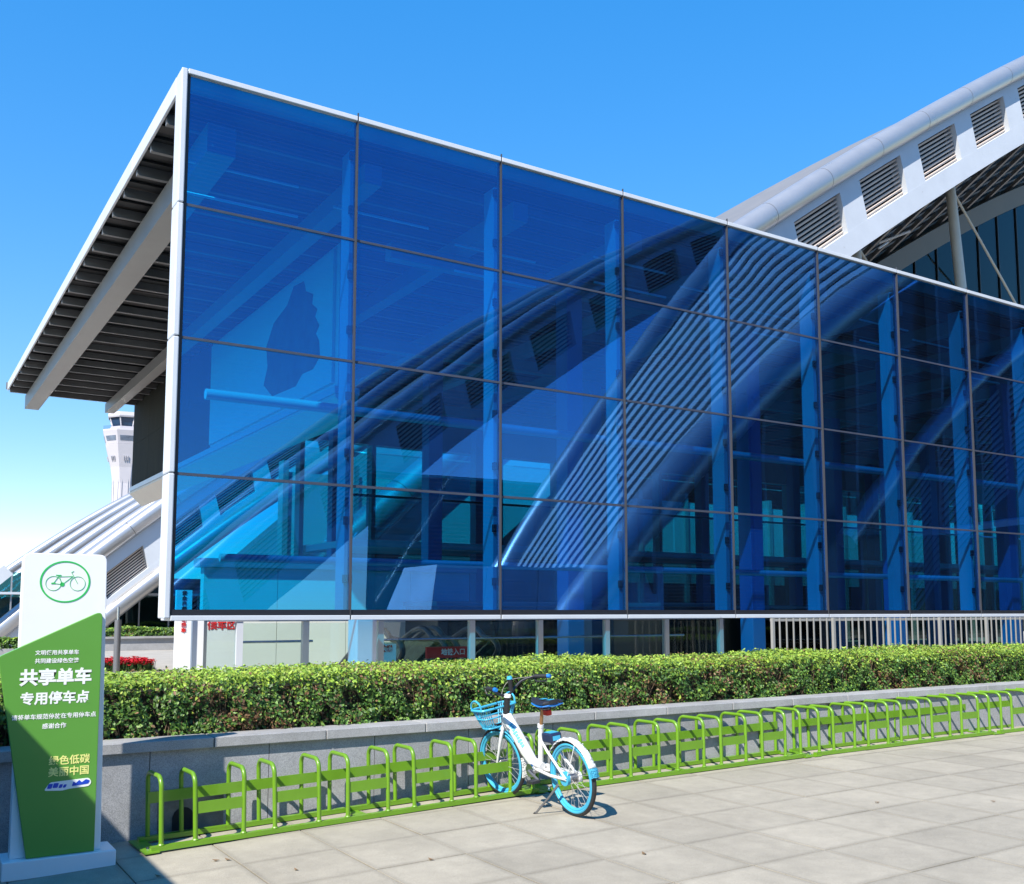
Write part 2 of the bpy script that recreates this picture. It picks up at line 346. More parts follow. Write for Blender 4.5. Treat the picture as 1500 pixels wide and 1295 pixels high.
# lift so that it covers the sloping sheet
# ------------------------------------------------------------------ planter wall and hedge
WY = 7.74
pl = thing('planter', 'long grey granite planter wall with pale coping behind the bike racks', 'planter', (4, WY, 0))
for i in range(-6, 30):
    x0 = 2.63+0.9*i
    b = MB(); b.box(x0+0.003, x0+0.897, WY, WY+0.06, ground_z(x0)-0.1, 0.62); part('slab', b, GRANITE_W, pl)
    b = MB(); b.box(x0-0.44, x0+0.453, WY-0.045, WY+0.24, 0.622, 0.70); part('coping', b, GRANITE_C, pl, bevel=0.006)
b = MB(); b.box(-2.7, 28.4, WY+0.062, WY+0.2, -0.1, 0.61); b.box(-2.7, 28.4, 9.45, 9.6, -0.1, 0.66); part('core', b, MORTAR, pl)
b = MB(); b.box(-2.7, 28.4, WY+0.2, 9.45, 0.2, 0.62); part('soil_bed', b, SOIL, pl)
b = MB(); b.box(1.80, 2.28, WY-0.012, WY-0.001, 0.03, 0.33); ap = part('access_panel', b, granite('rough_cement', (0.23, 0.215, 0.2), 0.3, 0.9, 0.6, 2.5), pl)
b = MB(); b.prism([(1.90, 0.035), (2.06, 0.035), (2.06, 0.12)]+[(1.98+0.08*math.cos(t), 0.12+0.08*math.sin(t)) for t in np.linspace(0.2, math.pi-0.2, 7)]+[(1.90, 0.12)], 'y', WY-0.016, WY-0.013)
part('drain_hole', b, DARK, ap)

def foliage(name, x0, x1, y0, y1, z0, z1, parent, nf, nt_, leaf=0.036, brown=0.42, wob=0.05, seed=1, young=True):
    r = np.random.default_rng(seed)
    ph = r.uniform(0, 6.28, 12); fr = r.uniform(0.7, 4.5, 12); am = r.uniform(0.2, 1, 12)/fr**0.5
    def wobble(x, k): return sum(am[(i+k) % 12]*np.sin(fr[(i+k) % 12]*x+ph[(i*2+k) % 12]) for i in range(8))*wob*0.33
    xs = []; ys = []; zs = []; nrm = []
    # front face, top and ends
    x = r.uniform(x0, x1, nf); t = r.uniform(0, 1, nf); dep = np.abs(r.normal(0, 0.05, nf))
    z = z0+(z1-z0)*t; y = y0+dep+wobble(x+3*z, 1)+np.maximum(0, t-0.8)**2*1.4-np.minimum(0.05, np.abs(r.normal(0, 0.02, nf)))
    cav = np.sin(11*x+ph[3])*np.sin(15*z+ph[4])+0.7*np.sin(23*x+9*z+ph[5])+0.5*np.sin(5.1*x-21*z+ph[6])      # hollows between the shoots
    hol = (cav > 0.55) & (t < 0.86); keep = ~hol | (r.uniform(0, 1, nf) < 0.3); y = y+np.where(hol, 0.06, 0)-0.025*np.clip(-cav, 0, 1)
    x, y, z, t = x[keep], y[keep], z[keep], t[keep]; nf = len(x)
    P1 = np.stack([x, y, z], 1); N1 = np.stack([r.normal(0, .55, nf), -np.ones(nf)+r.normal(0, .3, nf), r.normal(0.45, .5, nf)], 1)
    x = r.uniform(x0, x1, nt_); y = y0+(y1-y0)*r.uniform(0, 1, nt_); z = z1+wobble(x, 4)+0.5*wobble(y*3+x, 7)-np.abs(r.normal(0, 0.03, nt_))+np.minimum(0.06, np.abs(r.normal(0, 0.022, nt_)))
    P2 = np.stack([x, y, z], 1); N2 = np.stack([r.normal(0, .6, nt_), r.normal(-0.3, .6, nt_), np.ones(nt_)], 1)
    P = np.concatenate([P1, P2]); N = np.concatenate([N1, N2]); n = len(P); N /= np.linalg.norm(N, axis=1)[:, None]
    A = np.cross(N, r.normal(0, 1, (n, 3))); A /= np.linalg.norm(A, axis=1)[:, None]; B = np.cross(N, A)
    s = leaf*r.uniform(0.5, 1.45, n)[:, None]
    V = np.stack([P-A*s*0.62, P-B*s*0.36+N*s*0.12, P+A*s*0.62, P+B*s*0.36+N*s*0.12], 1).reshape(-1, 3)
    idx = np.arange(n)*4
    F = np.stack([idx, idx+1, idx+2, idx, idx+2, idx+3], 1).reshape(-1, 3)
    # colour of each leaf: dark mature leaves, lime young shoots near the top, dry brown patches
    h = np.clip((P[:, 2]-z0)/(z1-z0), 0, 1.2)
    patch = 0.5+0.5*np.sin(P[:, 0]*2.3+ph[0])*np.sin(P[:, 0]*0.83+P[:, 2]*5+ph[1])+0.25*np.sin(P[:, 0]*7.1+P[:, 2]*11)
    mature = np.array([0.04, 0.10, 0.018]); lime = np.array([0.25, 0.36, 0.045]); mid = np.array([0.11, 0.21, 0.035]); dry = np.array([0.17, 0.095, 0.045])
    k = r.uniform(0, 1, n); yg = np.clip((h-0.62)/0.38, 0, 1)**1.3*(0.72 if young else 0.3)+0.06
    c = np.where((k < yg)[:, None], lime, np.where((r.uniform(0, 1, n) < 0.5)[:, None], mid, mature))
    pdry = brown*np.clip(patch-0.45, 0, 1)*2.2*np.clip(1.15-h*0.75, 0.12, 1)+0.02
    c = np.where((r.uniform(0, 1, n) < pdry)[:, None], dry, c)*r.uniform(0.75, 1.6, (n, 1))*r.uniform(0.9, 1.1, (n, 3))
    off = np.array(origin(parent)); me = bpy.data.meshes.new(name)
    me.vertices.add(len(V)); me.vertices.foreach_set('co', (V-off).astype(np.float32).ravel())
    me.loops.add(F.size); me.loops.foreach_set('vertex_index', F.astype(np.int32).ravel())
    me.polygons.add(len(F)); me.polygons.foreach_set('loop_start', np.arange(0, F.size, 3, dtype=np.int32)); me.polygons.foreach_set('loop_total', np.full(len(F), 3, dtype=np.int32))
    me.update(calc_edges=True)
    at = me.color_attributes.new('leaf_colour', 'FLOAT_COLOR', 'POINT'); cc = np.ones((len(V), 4), np.float32); cc[:, :3] = np.repeat(c, 4, 0); at.data.foreach_set('color', cc.ravel())
    me.materials.append(leafmat('hedge_leaf')); o = link(name, me, parent); o['kind'] = 'stuff'; return o
hd = thing('hedge', 'long clipped green hedge with lime new shoots growing in the granite planter', 'hedge', (4, 8.5, 0.62))
foliage('foliage', -2.4, 24, 7.98, 9.30, 0.66, 1.115, hd, 85000, 130000, leaf=0.026, seed=5)
b = MB(); b.box(-2.3, 24, 8.14, 9.2, 0.6, 1.03); part('dark_core', b, mat('hedge_core_dark', (0.035, 0.028, 0.016), 0.9, 0, 0.5, 30), hd)  # solid core box; the shade in the leaf gaps is put into its dark colour
b = MB()
for i in range(900):
    x = random.uniform(-2, 23); y = random.uniform(8.0, 8.12); h = random.uniform(0.7, 1.08); a = random.uniform(-0.12, 0.12)
    b.tube([(x, y+0.08, 0.6), (x+a*0.5, y+0.02, (0.6+h)/2), (x+a, y+random.uniform(-0.04, 0.02), h)], [0.006, 0.004, 0.002], 4)
st = part('stem', b, mat('brown_stem', (0.13, 0.085, 0.05), 0.85, 0, 0.3, 30), hd); st['kind'] = 'stuff'

# ------------------------------------------------------------------ glass canopy
F, X0, W, ZT, H = 11.0, 2.59, 2.078, 7.68, 1.514
XW = 5.78; NC = 18; XE = X0+W*NC; ZB = ZT-4*H; YB = 29.3
can = thing('glass_canopy', 'large box canopy with a deep blue glass front and white edge frame', 'building', (X0, F, 0.16))
pane_me = []
for k in range(3):
    b = MB(); b.box(0.0165, W-0.0165, -0.009, 0.009, 0.0165, H-0.0165); pane_me.append(b.mesh('pane', BLUE_GLASS))
for c in range(NC):
    for r_ in range(4):
        o = link('pane', pane_me[(c+r_) % 3], can, Vector((X0+W*c, F, ZT-H*(r_+1)))-origin(can))
        o.rotation_euler = (random.uniform(-0.003, 0.003), 0, random.uniform(-0.003, 0.003))
for c in range(1, NC):
    x = X0+W*c; b = MB(); b.box(x-0.014, x+0.014, F-0.022, F+0.05, ZB-0.03, ZT-0.01); part('mullion', b, MULL, can)
    b = MB(); b.box(x-0.006, x+0.006, F-0.045, F-0.0225, ZB-0.06, ZT+0.10); part('joint_strip', b, mat('joint_seal', (0.04, 0.042, 0.05), 0.6), can)
    b = MB(); b.box(x-0.035, x+0.035, F+0.1, F+0.36, ZB+0.02, ZT-0.32); fin = part('fin_column', b, FIN, can)
    for r_ in range(4):
        for q in (0.27, 0.73):
            z = ZT-H*(r_+q); b = MB(); b.box(x-0.055, x+0.055, F+0.052, F+0.1, z-0.05, z+0.05); part('clamp', b, DARK, can)
for r_ in range(1, 4):
    z = ZT-H*r_; b = MB(); b.box(X0+0.01, XE, F-0.016, F+0.03, z-0.014, z+0.014); part('transom', b, MULL, can)
# edge frame, in panels with open joints
for r_ in range(4):
    z1 = ZT-H*r_-(0.006 if r_ else -0.05); z0 = ZT-H*(r_+1)+(0.006 if r_ < 3 else -0.05)
    b = MB(); b.box(X0-0.055, X0+0.012, F-0.05, F+0.22, z0, z1); part('frame_panel', b, ALU, can, bevel=0.012)
for c in range(NC):
    a, e = X0+W*c+(0.02 if c == 0 else 0.008), X0+W*(c+1)-0.008
    b = MB(); b.box(a, e, F-0.05, F+0.4, ZT-0.005, ZT+0.055); part('top_rail', b, ALU, can, bevel=0.006)
    b = MB(); b.box(a, e, F-0.05, F+0.4, ZB-0.075, ZB-0.02); part('bottom_rail', b, ALU, can, bevel=0.006)
    b = MB(); b.box(a, e, F-0.03, F-0.012, ZB-0.02, ZB+0.045); part('dark_gasket', b, mat('gasket', (0.012, 0.013, 0.02), 0.5), can)
b = MB(); b.box(X0+0.012, X0+0.05, F-0.02, F+0.03, ZB, ZT-0.005); part('corner_gasket', b, MATS['gasket'], can)
# roof
ys = [F+0.22+2.36*i for i in range(9)]; ys[-1] = YB
for i in range(8):
    b = MB(); b.box(X0-0.055, X0-0.02, ys[i]+0.006, ys[i+1]-0.006, ZT-0.16, ZT+0.055); part('roof_edge_panel', b, ALU, can, bevel=0.008)
b = MB(); b.box(X0-0.02, XE, F+0.4, YB-0.05, ZT-0.04, ZT+0.05); part('roof', b, ROOFGREY, can)
b = MB()
n = 190; y = np.linspace(F+0.42, YB-0.08, n)
for i in range(n-1):
    zz = ZT-0.10+(0.04 if (i // 2) % 2 else 0.0)
    b.box(X0, XE, y[i], y[i+1]+0.002*(i % 2), zz, zz+0.03)
dk = part('roof_deck', b, DECK, can)
for i in range(22):
    yy = F+0.85+0.82*i
    b = MB(); b.box(X0-0.01, XE-0.1, yy-0.035, yy+0.035, ZT-0.24, ZT-0.105); part('purlin', b, PURLIN, can)
b = MB(); b.box(X0-0.085, XE, YB-0.05, YB, ZT-0.13, ZT+0.055); part('rear_edge', b, PURLIN, can)
for i, x in enumerate((3.15, 5.12, 7.4, 9.5, 11.6, 13.7, 15.8, 17.9, 20.0, 22.1, 24.2, 26.3, 28.4, 30.5, 32.6, 34.7, 36.8, 38.9)):
    w, d = ((0.17, 0.36) if i == 0 else (0.12, 0.26))
    b = MB(); b.box(x-w, x+w, F+0.5, YB-0.02 if i else YB+0.03, ZT-0.242-d, ZT-0.243); part('box_beam', b, BEAM, can)
for yy in (13.3, 18.2, 23.4):
    b = MB(); b.box(XW+0.4, XE-0.2, yy-0.1, yy+0.1, ZT-0.75, ZT-0.51); part('cross_beam', b, BEAM, can)
for i, x in enumerate((9.52, 13.66, 17.8, 21.9, 26.1, 30.2, 34.4)):
    for yy in (13.3, 18.2, 23.4):
        b = MB(); b.box(x-0.16, x+0.16, yy-0.16, yy+0.16, 0.16, ZT-0.752); part('column', b, BLUECOL, can, bevel=0.01)
# rails along the inside of the glass
for z, y_, rr in ((2.28, 11.75, 0.05), (4.4, 12.6, 0.07)):
    b = MB(); b.tube([(X0+0.75, y_, z), (XE, y_, z)], rr, 10); part('inside_rail', b, FIN, can, True)
for c in range(0, NC):
    for zz in (ZT-0.55, ZT-0.95):
        b = MB(); b.tube([(X0+W*c+0.25, 12.0+0.35*(c % 3), zz), (X0+W*c+1.7, 12.0+0.35*(c % 3), zz)], 0.018, 6); part('light_tube', b, WHITE, can, True)

# hanging stone wall with advertising panel
XW = 5.78
hw = thing('hanging_wall', 'dark stone wall with pale bottom trim hung under the canopy roof', 'wall', (XW, 22, 5.0))
for i in range(4):
    for k in range(2):
        ya = 21.4+1.97*i; za = 5.12+1.19*k
        b = MB(); b.box(XW, XW+0.32, ya+0.004, ya+1.966, za, za+1.186); part('stone_panel', b, STONE_D, hw)
b = MB(); b.box(XW-0.05, XW+0.36, 14.2, YB, 5.0, 5.115); part('bottom_trim', b, ALU, hw)
b = MB(); b.hexa([(XW-0.04, 14.2, 4.94), (XW+0.3, 14.2, 4.6), (XW+0.3, YB, 4.6), (XW-0.04, YB, 4.94), (XW-0.04, 14.2, 4.99), (XW+0.34, 14.2, 4.99), (XW+0.34, YB, 4.99), (XW-0.04, YB, 4.99)]); part('sloped_soffit', b, CREAM, hw)
b = MB(); b.box(XW+0.02, XW+0.30, 14.25, 21.39, 5.12, 7.42); part('backing', b, WHITE, hw)
ad = thing('advert_panel', 'pale hanging advert panel with a dark tower print behind the blue glass', 'billboard', (XW, 17.8, 5.2))
b = MB(); b.box(XW-0.03, XW+0.015, 14.4, 21.3, 5.2, 7.35); part('panel', b, WHITE, ad)
sil = [(16.0, 5.45), (15.7, 5.6), (15.2, 5.58), (14.9, 5.72), (14.95, 6.0), (15.1, 6.15), (14.95, 6.25), (15.15, 6.45), (15.05, 6.55), (15.3, 6.7), (15.25, 6.85), (15.6, 7.0), (15.7, 7.2), (16.2, 7.25), (16.5, 7.0), (17.2, 6.85), (17.6, 6.5), (17.5, 6.1), (17.7, 5.8), (17.2, 5.5)]
b = MB(); b.prism(sil, 'x', XW-0.034, XW-0.031); part('print', b, mat('dark_print', (0.11, 0.10, 0.13), 0.5, 0, 0.5, 3), ad)

# rear of the hall under the canopy
rw = thing('rear_hall_wall', 'glazed rear hall wall with grey piers behind the blue glass', 'wall', (16, 25, 0.16))
for i in range(16):
    xa = 9.2+2.05*i
    b = MB(); b.box(xa+0.05, xa+2.0, 25, 25.2, 3.4, 6.0); part('wall_pane', b, CLEAR, rw)
    b = MB(); b.box(xa+0.02, xa+2.03, 25.02, 25.18, 0.2, 3.38); part('door_bay', b, DARKGLASS, rw)
    b = MB(); b.box(xa-0.08, xa+0.04, 24.9, 25.25, 0.16, 6.2); part('pier', b, BEAM, rw)
b = MB(); b.box(9.2, 42, 25.0, 25.3, 6.22, 7.42); part('lintel', b, PURLIN, rw)
fl = MB(); fl.box(9.3, 40, 22, 24.85, 3.2, 3.36); 
mz = thing('mezzanine', 'white mezzanine slab with a glass balustrade inside the canopy', 'mezzanine', (16, 20, 3.2))
part('slab', fl, FASCIA, mz)
for i in range(15):
    xa = 9.3+2.04*i; b = MB(); b.box(xa+0.03, xa+2.0, 22.02, 22.04, 3.37, 4.4); part('balustrade_pane', b, CLEAR, mz)
b = MB(); b.tube([(9.3, 22.03, 4.43), (40, 22.03, 4.43)], 0.03, 8); part('handrail', b, CHROME, mz, True)

# ------------------------------------------------------------------ glass entrance under the canopy
en = thing('glass_entrance', 'glass screen with steel posts under the blue canopy behind the hedge', 'glass screen', (8, 12.2, 0.16))
px_ = [3.29, 3.73, 4.58, 5.62, 7.02, 8.17, 9.40, 10.59, 11.77]
for i, x in enumerate(px_):
    b = MB(); b.box(x-0.04, x+0.04, 12.16, 12.24, 0.16, ZB-0.1); part('post', b, CREAM if i != 1 else ALU, en)
for a, e in zip(px_[:-1], px_[1:]):
    b = MB(); b.box(a+0.045, e-0.045, 12.195, 12.205, 0.2, ZB-0.12); part('glass_pane', b, CLEAR, en)
b = MB(); b.box(3.2, 11.8, 12.15, 12.25, ZB-0.1, ZB-0.04); part('head_rail', b, ALU_GREY, en)
b = MB(); b.tube([(3.5, 12.9, 1.25), (4.95, 12.9, 1.25)], 0.018, 8); b.tube([(5.5, 12.9, 1.25), (11.6, 12.9, 1.25)], 0.018, 8); part('handrail', b, CHROME, en, True)
wc = thing('white_pillar', 'wide white pillar carrying the canopy behind the hedge', 'pillar', (5.23, 12.0, 0.16))
b = MB(); b.box(5.10, 5.37, 11.75, 12.05, 0.16, ZB-0.08); part('shaft', b, WHITE, wc, bevel=0.01)
b = MB(); b.box(5.085, 5.385, 11.735, 12.065, 0.16, 0.3); part('plinth', b, ALU_GREY, wc)

def notice(name, label, x0, x1, y, z0, z1, lines, size, vertical=False):
    t = thing(name, label, 'sign', ((x0+x1)/2, y, 0.16))
    b = MB(); b.box(x0, x1, y, y+0.06, z0, z1); part('board', b, SIGNW, t)
    b = MB(); b.box(x0+0.02, x0+0.06, y+0.01, y+0.05, 0.16, z0); b.box(x1-0.06, x1-0.02, y+0.01, y+0.05, 0.16, z0); part('foot', b, GREYM, t)
    for i, s in enumerate(lines):
        me = text_mesh('lettering', s, size, RED, 0.004, 0.002)
        o = link('lettering', me, t, Vector(((x0+x1)/2, y-0.004, z1-size*1.25*(i+1)))-origin(t)); o.rotation_euler = (R(90), 0, 0)
    return t
notice('white_notice', 'narrow white notice board with small red vertical writing beside the steel post', 2.92, 3.10, 12.0, 0.3, 1.9, list('安全出行文明乘车'), 0.05)
notice('white_notice', 'wide white notice board with red heading behind the glass screen', 3.40, 3.86, 12.6, 0.3, 1.56, ['候车区'], 0.12)
wp = thing('white_post', 'slim white post under the canopy corner beside the narrow notice', 'post', (3.17, 12.1, 0.16))
b = MB(); b.box(3.13, 3.26, 12.05, 12.14, 0.16, ZB-0.08); part('shaft', b, WHITE, wp)

# escalators with black handrails, their red banner
for k, (x, lab) in enumerate(((6.35, 'escalator balustrade nearest the white pillar with black handrail'), (7.25, 'escalator balustrade farther from the white pillar with black handrail'))):
    es = thing('escalator', lab, 'escalator', (x, 14.5, 0.16), 'escalators under the canopy')
    prof = [(13.1, 0.95), (13.0, 1.08), (13.1, 1.2), (13.35, 1.24), (14.4, 1.22), (18.5, -1.0)]
    for dx in (0, 0.7):
        b = MB(); b.tube([(x+dx, p.x, p.y) for p in spline([(a, c_) for a, c_ in prof], 6)], 0.045, 8); part('handrail', b, BLACKP, es, True)
        b = MB(); b.prism([(13.1, 0.3), (13.05, 1.05), (13.2, 1.2), (14.35, 1.18), (17.8, -0.65), (17.8, -1.2), (14.6, 0.3)], 'x', x+dx-0.006, x+dx+0.006); part('balustrade', b, TEALGLASS, es)
    b = MB(); b.prism([(13.0, 0.16), (13.0, 0.32), (14.6, 0.32), (17.8, -1.2), (17.8, -1.4)], 'x', x+0.03, x+0.67); part('steps', b, GREYM, es)
rb = thing('red_banner', 'low red banner with white characters beside the escalator', 'banner', (7.0, 12.8, 0.9))
b = MB(); b.box(6.62, 7.35, 12.78, 12.82, 0.98, 1.14); part('cloth', b, RED, rb)
b = MB(); b.box(6.64, 6.67, 12.79, 12.81, 0.16, 0.98); b.box(7.3, 7.33, 12.79, 12.81, 0.16, 0.98); part('stake', b, GREYM, rb)
o = link('lettering', text_mesh('lettering', '地铁入口', 0.10, LETTER, 0.002), rb, Vector((7.05, 12.775, 1.01))-origin(rb)); o.rotation_euler = (R(90), 0, 0)
notice('white_notice', 'small white notice with a red mark between pillar and escalator', 5.62, 6.1, 12.7, 0.95, 1.2, ['请走扶梯'], 0.09)
# bar fence to the right
fe = thing('bar_fence', 'white upright bar fence standing below the right half of the blue glass', 'fence', (15, 10.6, 0.14))
x = 11.3; i = 0
while x < 21:
    b = MB(); wd = 0.045 if i % 9 == 0 else 0.018
    b.box(x-wd/2, x+wd/2, 10.6-wd/2, 10.6+wd/2, 0.12, 1.548); part('bar', b, mat('fence_grey_white', (0.27, 0.27, 0.26), 0.5, 0, 0.08, 4), fe)
    x += 0.15; i += 1
b = MB(); b.box(11.3, 21, 10.63, 10.65, 1.50, 1.54); b.box(11.3, 21, 10.63, 10.65, 0.3, 0.35); part('rail', b, MATS['fence_grey_white'], fe)
# pale lobby wall seen through the glass screen
lw_ = thing('lobby_wall', 'pale lobby wall behind the glass screen left of the escalators', 'wall', (6.5, 17.2, 0.16))
for i in range(4):
    b = MB(); b.box(4.6+1.3*i, 5.89+1.3*i, 17.1, 17.3, 0.16, 2.4); part('wall_panel', b, mat('pale_lobby', (0.60, 0.63, 0.58), 0.5, 0, 0.04, 1), lw_)
b = MB(); b.box(4.5, 9.9, 17.0, 17.4, 2.402, 2.55); part('cornice', b, ALU_GREY, lw_)
# dark kiosks behind the fence
for (xa, xb, za, lab) in ((13.6, 15.4, 1.75, 'black kiosk block behind the left run of the bar fence'), (16.2, 18.6, 1.7, 'black kiosk block behind the middle of the bar fence'), (8.4, 11.4, 1.75, 'dark lobby block behind the glass screen')):
    k = thing('kiosk', lab, 'kiosk', ((xa+xb)/2, 16.5, 0.16))
    b = MB(); b.box(xa, xb, 15.8, 17.4, 0.16, za); part('body', b, mat('kiosk_black', (0.018, 0.02, 0.022), 0.35, 0, 0.3, 2), k, bevel=0.02)
    b = MB(); b.box(xa-0.05, xb+0.05, 15.75, 17.45, za+0.001, za+0.08); part('roof', b, GREYM, k)
    b = MB(); b.box(xa+0.2, xb-0.2, 15.78, 15.799, 0.7, za-0.25); part('window', b, DARKGLASS, k)

# ------------------------------------------------------------------ bike racks
def make_rack():
    t = thing('bike_rack', 'rack', 'bike rack', (0, 0, 0), 'lime green bike racks along the planter wall')
    D = 0.34
    xs = [0.05]
    for i in range(5): xs += [xs[-1]+0.235, xs[-1]+0.235+0.345]
    xs.append(xs[-1]+0.235); Lr = xs[-1]+0.05
    for nm, y in (('front_rail', 0.0), ('back_rail', D)):
        b = MB(); b.box(-0.02, Lr, y-0.024, y+0.024, 0.0, 0.034); part(nm, b, GREEN, t)
    for x in (-0.07, Lr/2-0.05, Lr-0.03):
        b = MB(); b.box(x, x+0.10, -0.05 if x != Lr/2-0.05 else 0.035, D+0.06 if x != Lr/2-0.05 else D-0.035, -0.002, 0.008); part('foot_plate', b, GREEN, t)
        b = MB(); b.lathe([(0.001, 0.014), (0.012, 0.014), (0.014, 0.0)], (x+0.05, D/2-0.1, 0.008), 8); part('anchor_bolt', b, CHROME, t)
    rc, hz = 0.07, 0.49
    path = [(0, 0, 0.033), (0, 0, hz-rc)]+[(0, rc-rc*math.cos(a), hz-rc+rc*math.sin(a)) for a in np.linspace(0.2, math.pi/2, 6)]
    path += [(0, D-rc+rc*math.sin(a), hz-rc+rc*math.cos(a)) for a in np.linspace(0, math.pi/2, 7)]+[(0, D, 0.033)]
    b = MB(); b.tube(path, 0.0165, 10); hoop = b.mesh('hoop', GREEN, True)
    for x in xs:
        o = link('hoop', hoop, t, (x, 0, random.uniform(-0.004, 0.004))); o.rotation_euler = (0, random.uniform(-0.012, 0.012), random.uniform(-0.02, 0.02))
        b = MB(); b.lathe([(0.019, 0), (0.024, 0.003), (0.017, 0.012)], (x, 0, 0.0342), 10); part('weld', b, GREEN, t)
    pm = MB(); pm.box(0.012, 0.333, -0.006, 0.002, 0.215, 0.295); pm = pm.mesh('front_plate', GREEN)
    for i in range(5): link('front_plate', pm, t, (xs[1+2*i], -0.002, 0))
    b = MB(); b.box(xs[0]-0.01, xs[-1]+0.01, D-0.024, D-0.017, 0.265, 0.345); part('back_bar', b, GREEN, t)
    return t, Lr
rack, RL = make_rack()
spots = [(1.66, 7.225, 0.035), (5.06, 7.315, 0.022), (8.48, 7.385, 0.012), (11.86, 7.42, 0.005), (15.2, 7.42, 0)]
labs = ['lime green hoop bike rack nearest the sign, its left end in shade', 'lime green hoop bike rack just right of the parked bicycle', 'third lime green hoop bike rack from the sign', 'lime green hoop bike rack at the right edge of the picture', 'lime green hoop bike rack past the right picture edge']
for i, ((x, y, a), lb) in enumerate(zip(spots[:4], labs)):
    o = rack if i == 0 else copy_tree(rack)
    sl = math.atan((ground_z(x+RL)-ground_z(x))/RL)
    o.location = (x, y, ground_z(x+RL/2)-math.tan(sl)*RL/2+0.006); o.rotation_euler = (0, -sl, a); o['label'] = lb

# ------------------------------------------------------------------ parking sign
SY = 7.16
sg = thing('parking_sign', 'white and green upright sign for shared bike parking with Chinese writing', 'sign', (1.04, SY, ground_z(1.04)))
b = MB(); b.prism(rounded([(0.765, 0.09), (1.305, 0.09), (1.275, 2.03), (0.765, 2.03)], [0, 0, 0.05, 0.05]), 'y', SY, SY+0.10); part('board', b, SIGNW, sg, bevel=0.004)
b = MB(); b.prism(rounded([(0.855, 0.092), (1.258, 0.092), (1.253, 1.655), (0.642, 1.362)], [0, 0, 0.05, 0.02]), 'y', SY-0.045, SY-0.001)
gp = part('green_panel', b, SIGNG, sg, bevel=0.003)
b = MB(); b.box(0.715, 1.39, SY-0.075, SY+0.22, -0.03, 0.09); part('base', b, SIGNW, sg, bevel=0.008)
def sign_text(s, cx, z, size, m=LETTER, bold=0.0, sx=1.0, name='lettering'):
    o = link(name, text_mesh(name, s, size, m, bold, 0.0008), gp, Vector((cx, SY-0.0462, z))-origin(sg)); o.rotation_euler = (R(90), 0, 0); o.scale = (sx, 1, 1); return o
sign_text('文明使用共享单车', 0.985, 1.365, 0.033, bold=0.0006)
sign_text('共同建设绿色空港', 0.985, 1.312, 0.033, bold=0.0006)
sign_text('共享单车', 0.985, 1.165, 0.108, bold=0.0042, sx=1.0)
sign_text('专用停车点', 0.985, 1.045, 0.083, bold=0.0026)
sign_text('请将单车规范停放在专用停车点', 0.985, 0.955, 0.036, bold=0.0006)
sign_text('感谢合作', 0.985, 0.893, 0.036, bold=0.0006)
sign_text('绿色低碳', 1.085, 0.655, 0.062, GOLD, 0.0012)
sign_text('美丽中国', 1.085, 0.583, 0.062, GOLD, 0.0012)
b = MB(); b.prism(rounded([(0.94, 0.505), (0.975, 0.555), (1.21, 0.565), (1.225, 0.535), (1.21, 0.512), (1.09, 0.505), (1.05, 0.497)], 0.015), 'y', SY-0.0475, SY-0.0455); lg = part('logo', b, LETTER, gp)
b = MB()
for (xa, xb, z0, z1) in ((0.958, 0.985, 0.515, 0.545), (0.99, 1.02, 0.518, 0.548), (1.025, 1.045, 0.515, 0.538), (1.05, 1.068, 0.515, 0.535)): b.prism(rounded([(xa, z0), (xb, z0), (xb+0.008, z1), (xa+0.008, z1)], 0.006), 'y', SY-0.0488, SY-0.0478)
b.prism(rounded([(1.105, 0.52), (1.205, 0.528), (1.215, 0.548), (1.19, 0.558), (1.165, 0.54), (1.15, 0.557), (1.13, 0.538), (1.115, 0.55)], 0.006), 'y', SY-0.0488, SY-0.0478)
part('logo_mark', b, LOGOB, lg)
# bicycle emblem in its ring
CXe, CZe = 1.02, 1.845
def ring(cx, cz, r0, r1, sx=1.0, n=48):
    b = MB()
    for k in range(n):
        a, c_ = 2*math.pi*k/n, 2*math.pi*(k+1)/n
        p = lambda r, t: (cx+sx*r*math.cos(t), cz+r*math.sin(t))
        b.prism([p(r0, a), p(r1, a), p(r1, c_), p(r0, c_)], 'y', SY-0.0022, SY-0.0005)
    return b
part('emblem_ring', ring(CXe, CZe, 0.128, 0.138, 1.12), PGREEN, sg)
b = MB(); B_ = lambda x, z: (CXe+x, SY-0.0014, CZe+z)
for cx in (-0.072, 0.076): b.v, b.f = b.v, b.f; r_ = ring(CXe+cx, CZe-0.012, 0.0455, 0.048, 1.0, 28); b.add(r_.v, r_.f)
for p, q, w in (((-0.072, -0.012), (-0.04, 0.038), .003), ((-0.04, 0.038), (-0.018, -0.018), .003), ((-0.072, -0.012), (-0.018, -0.018), .003), ((-0.035, 0.032), (0.045, 0.036), .003), ((-0.018, -0.018), (0.045, 0.036), .003), ((0.036, 0.062), (0.076, -0.012), .003), ((0.036, 0.062), (0.05, 0.07), .003), ((-0.058, 0.042), (-0.026, 0.042), .006), ((-0.085, -0.012), (-0.06, -0.012), .009)):
    b.bar(B_(*p), B_(*q), 0.0016, w, (0, 0.01, 1) if abs(p[1]-q[1]) < abs(p[0]-q[0]) else (1, 0, 0))
r_ = ring(CXe-0.018, CZe-0.018, 0.0, 0.014, 1, 14); b.add(r_.v, r_.f)
part('bicycle_emblem', b, PGREEN, sg)

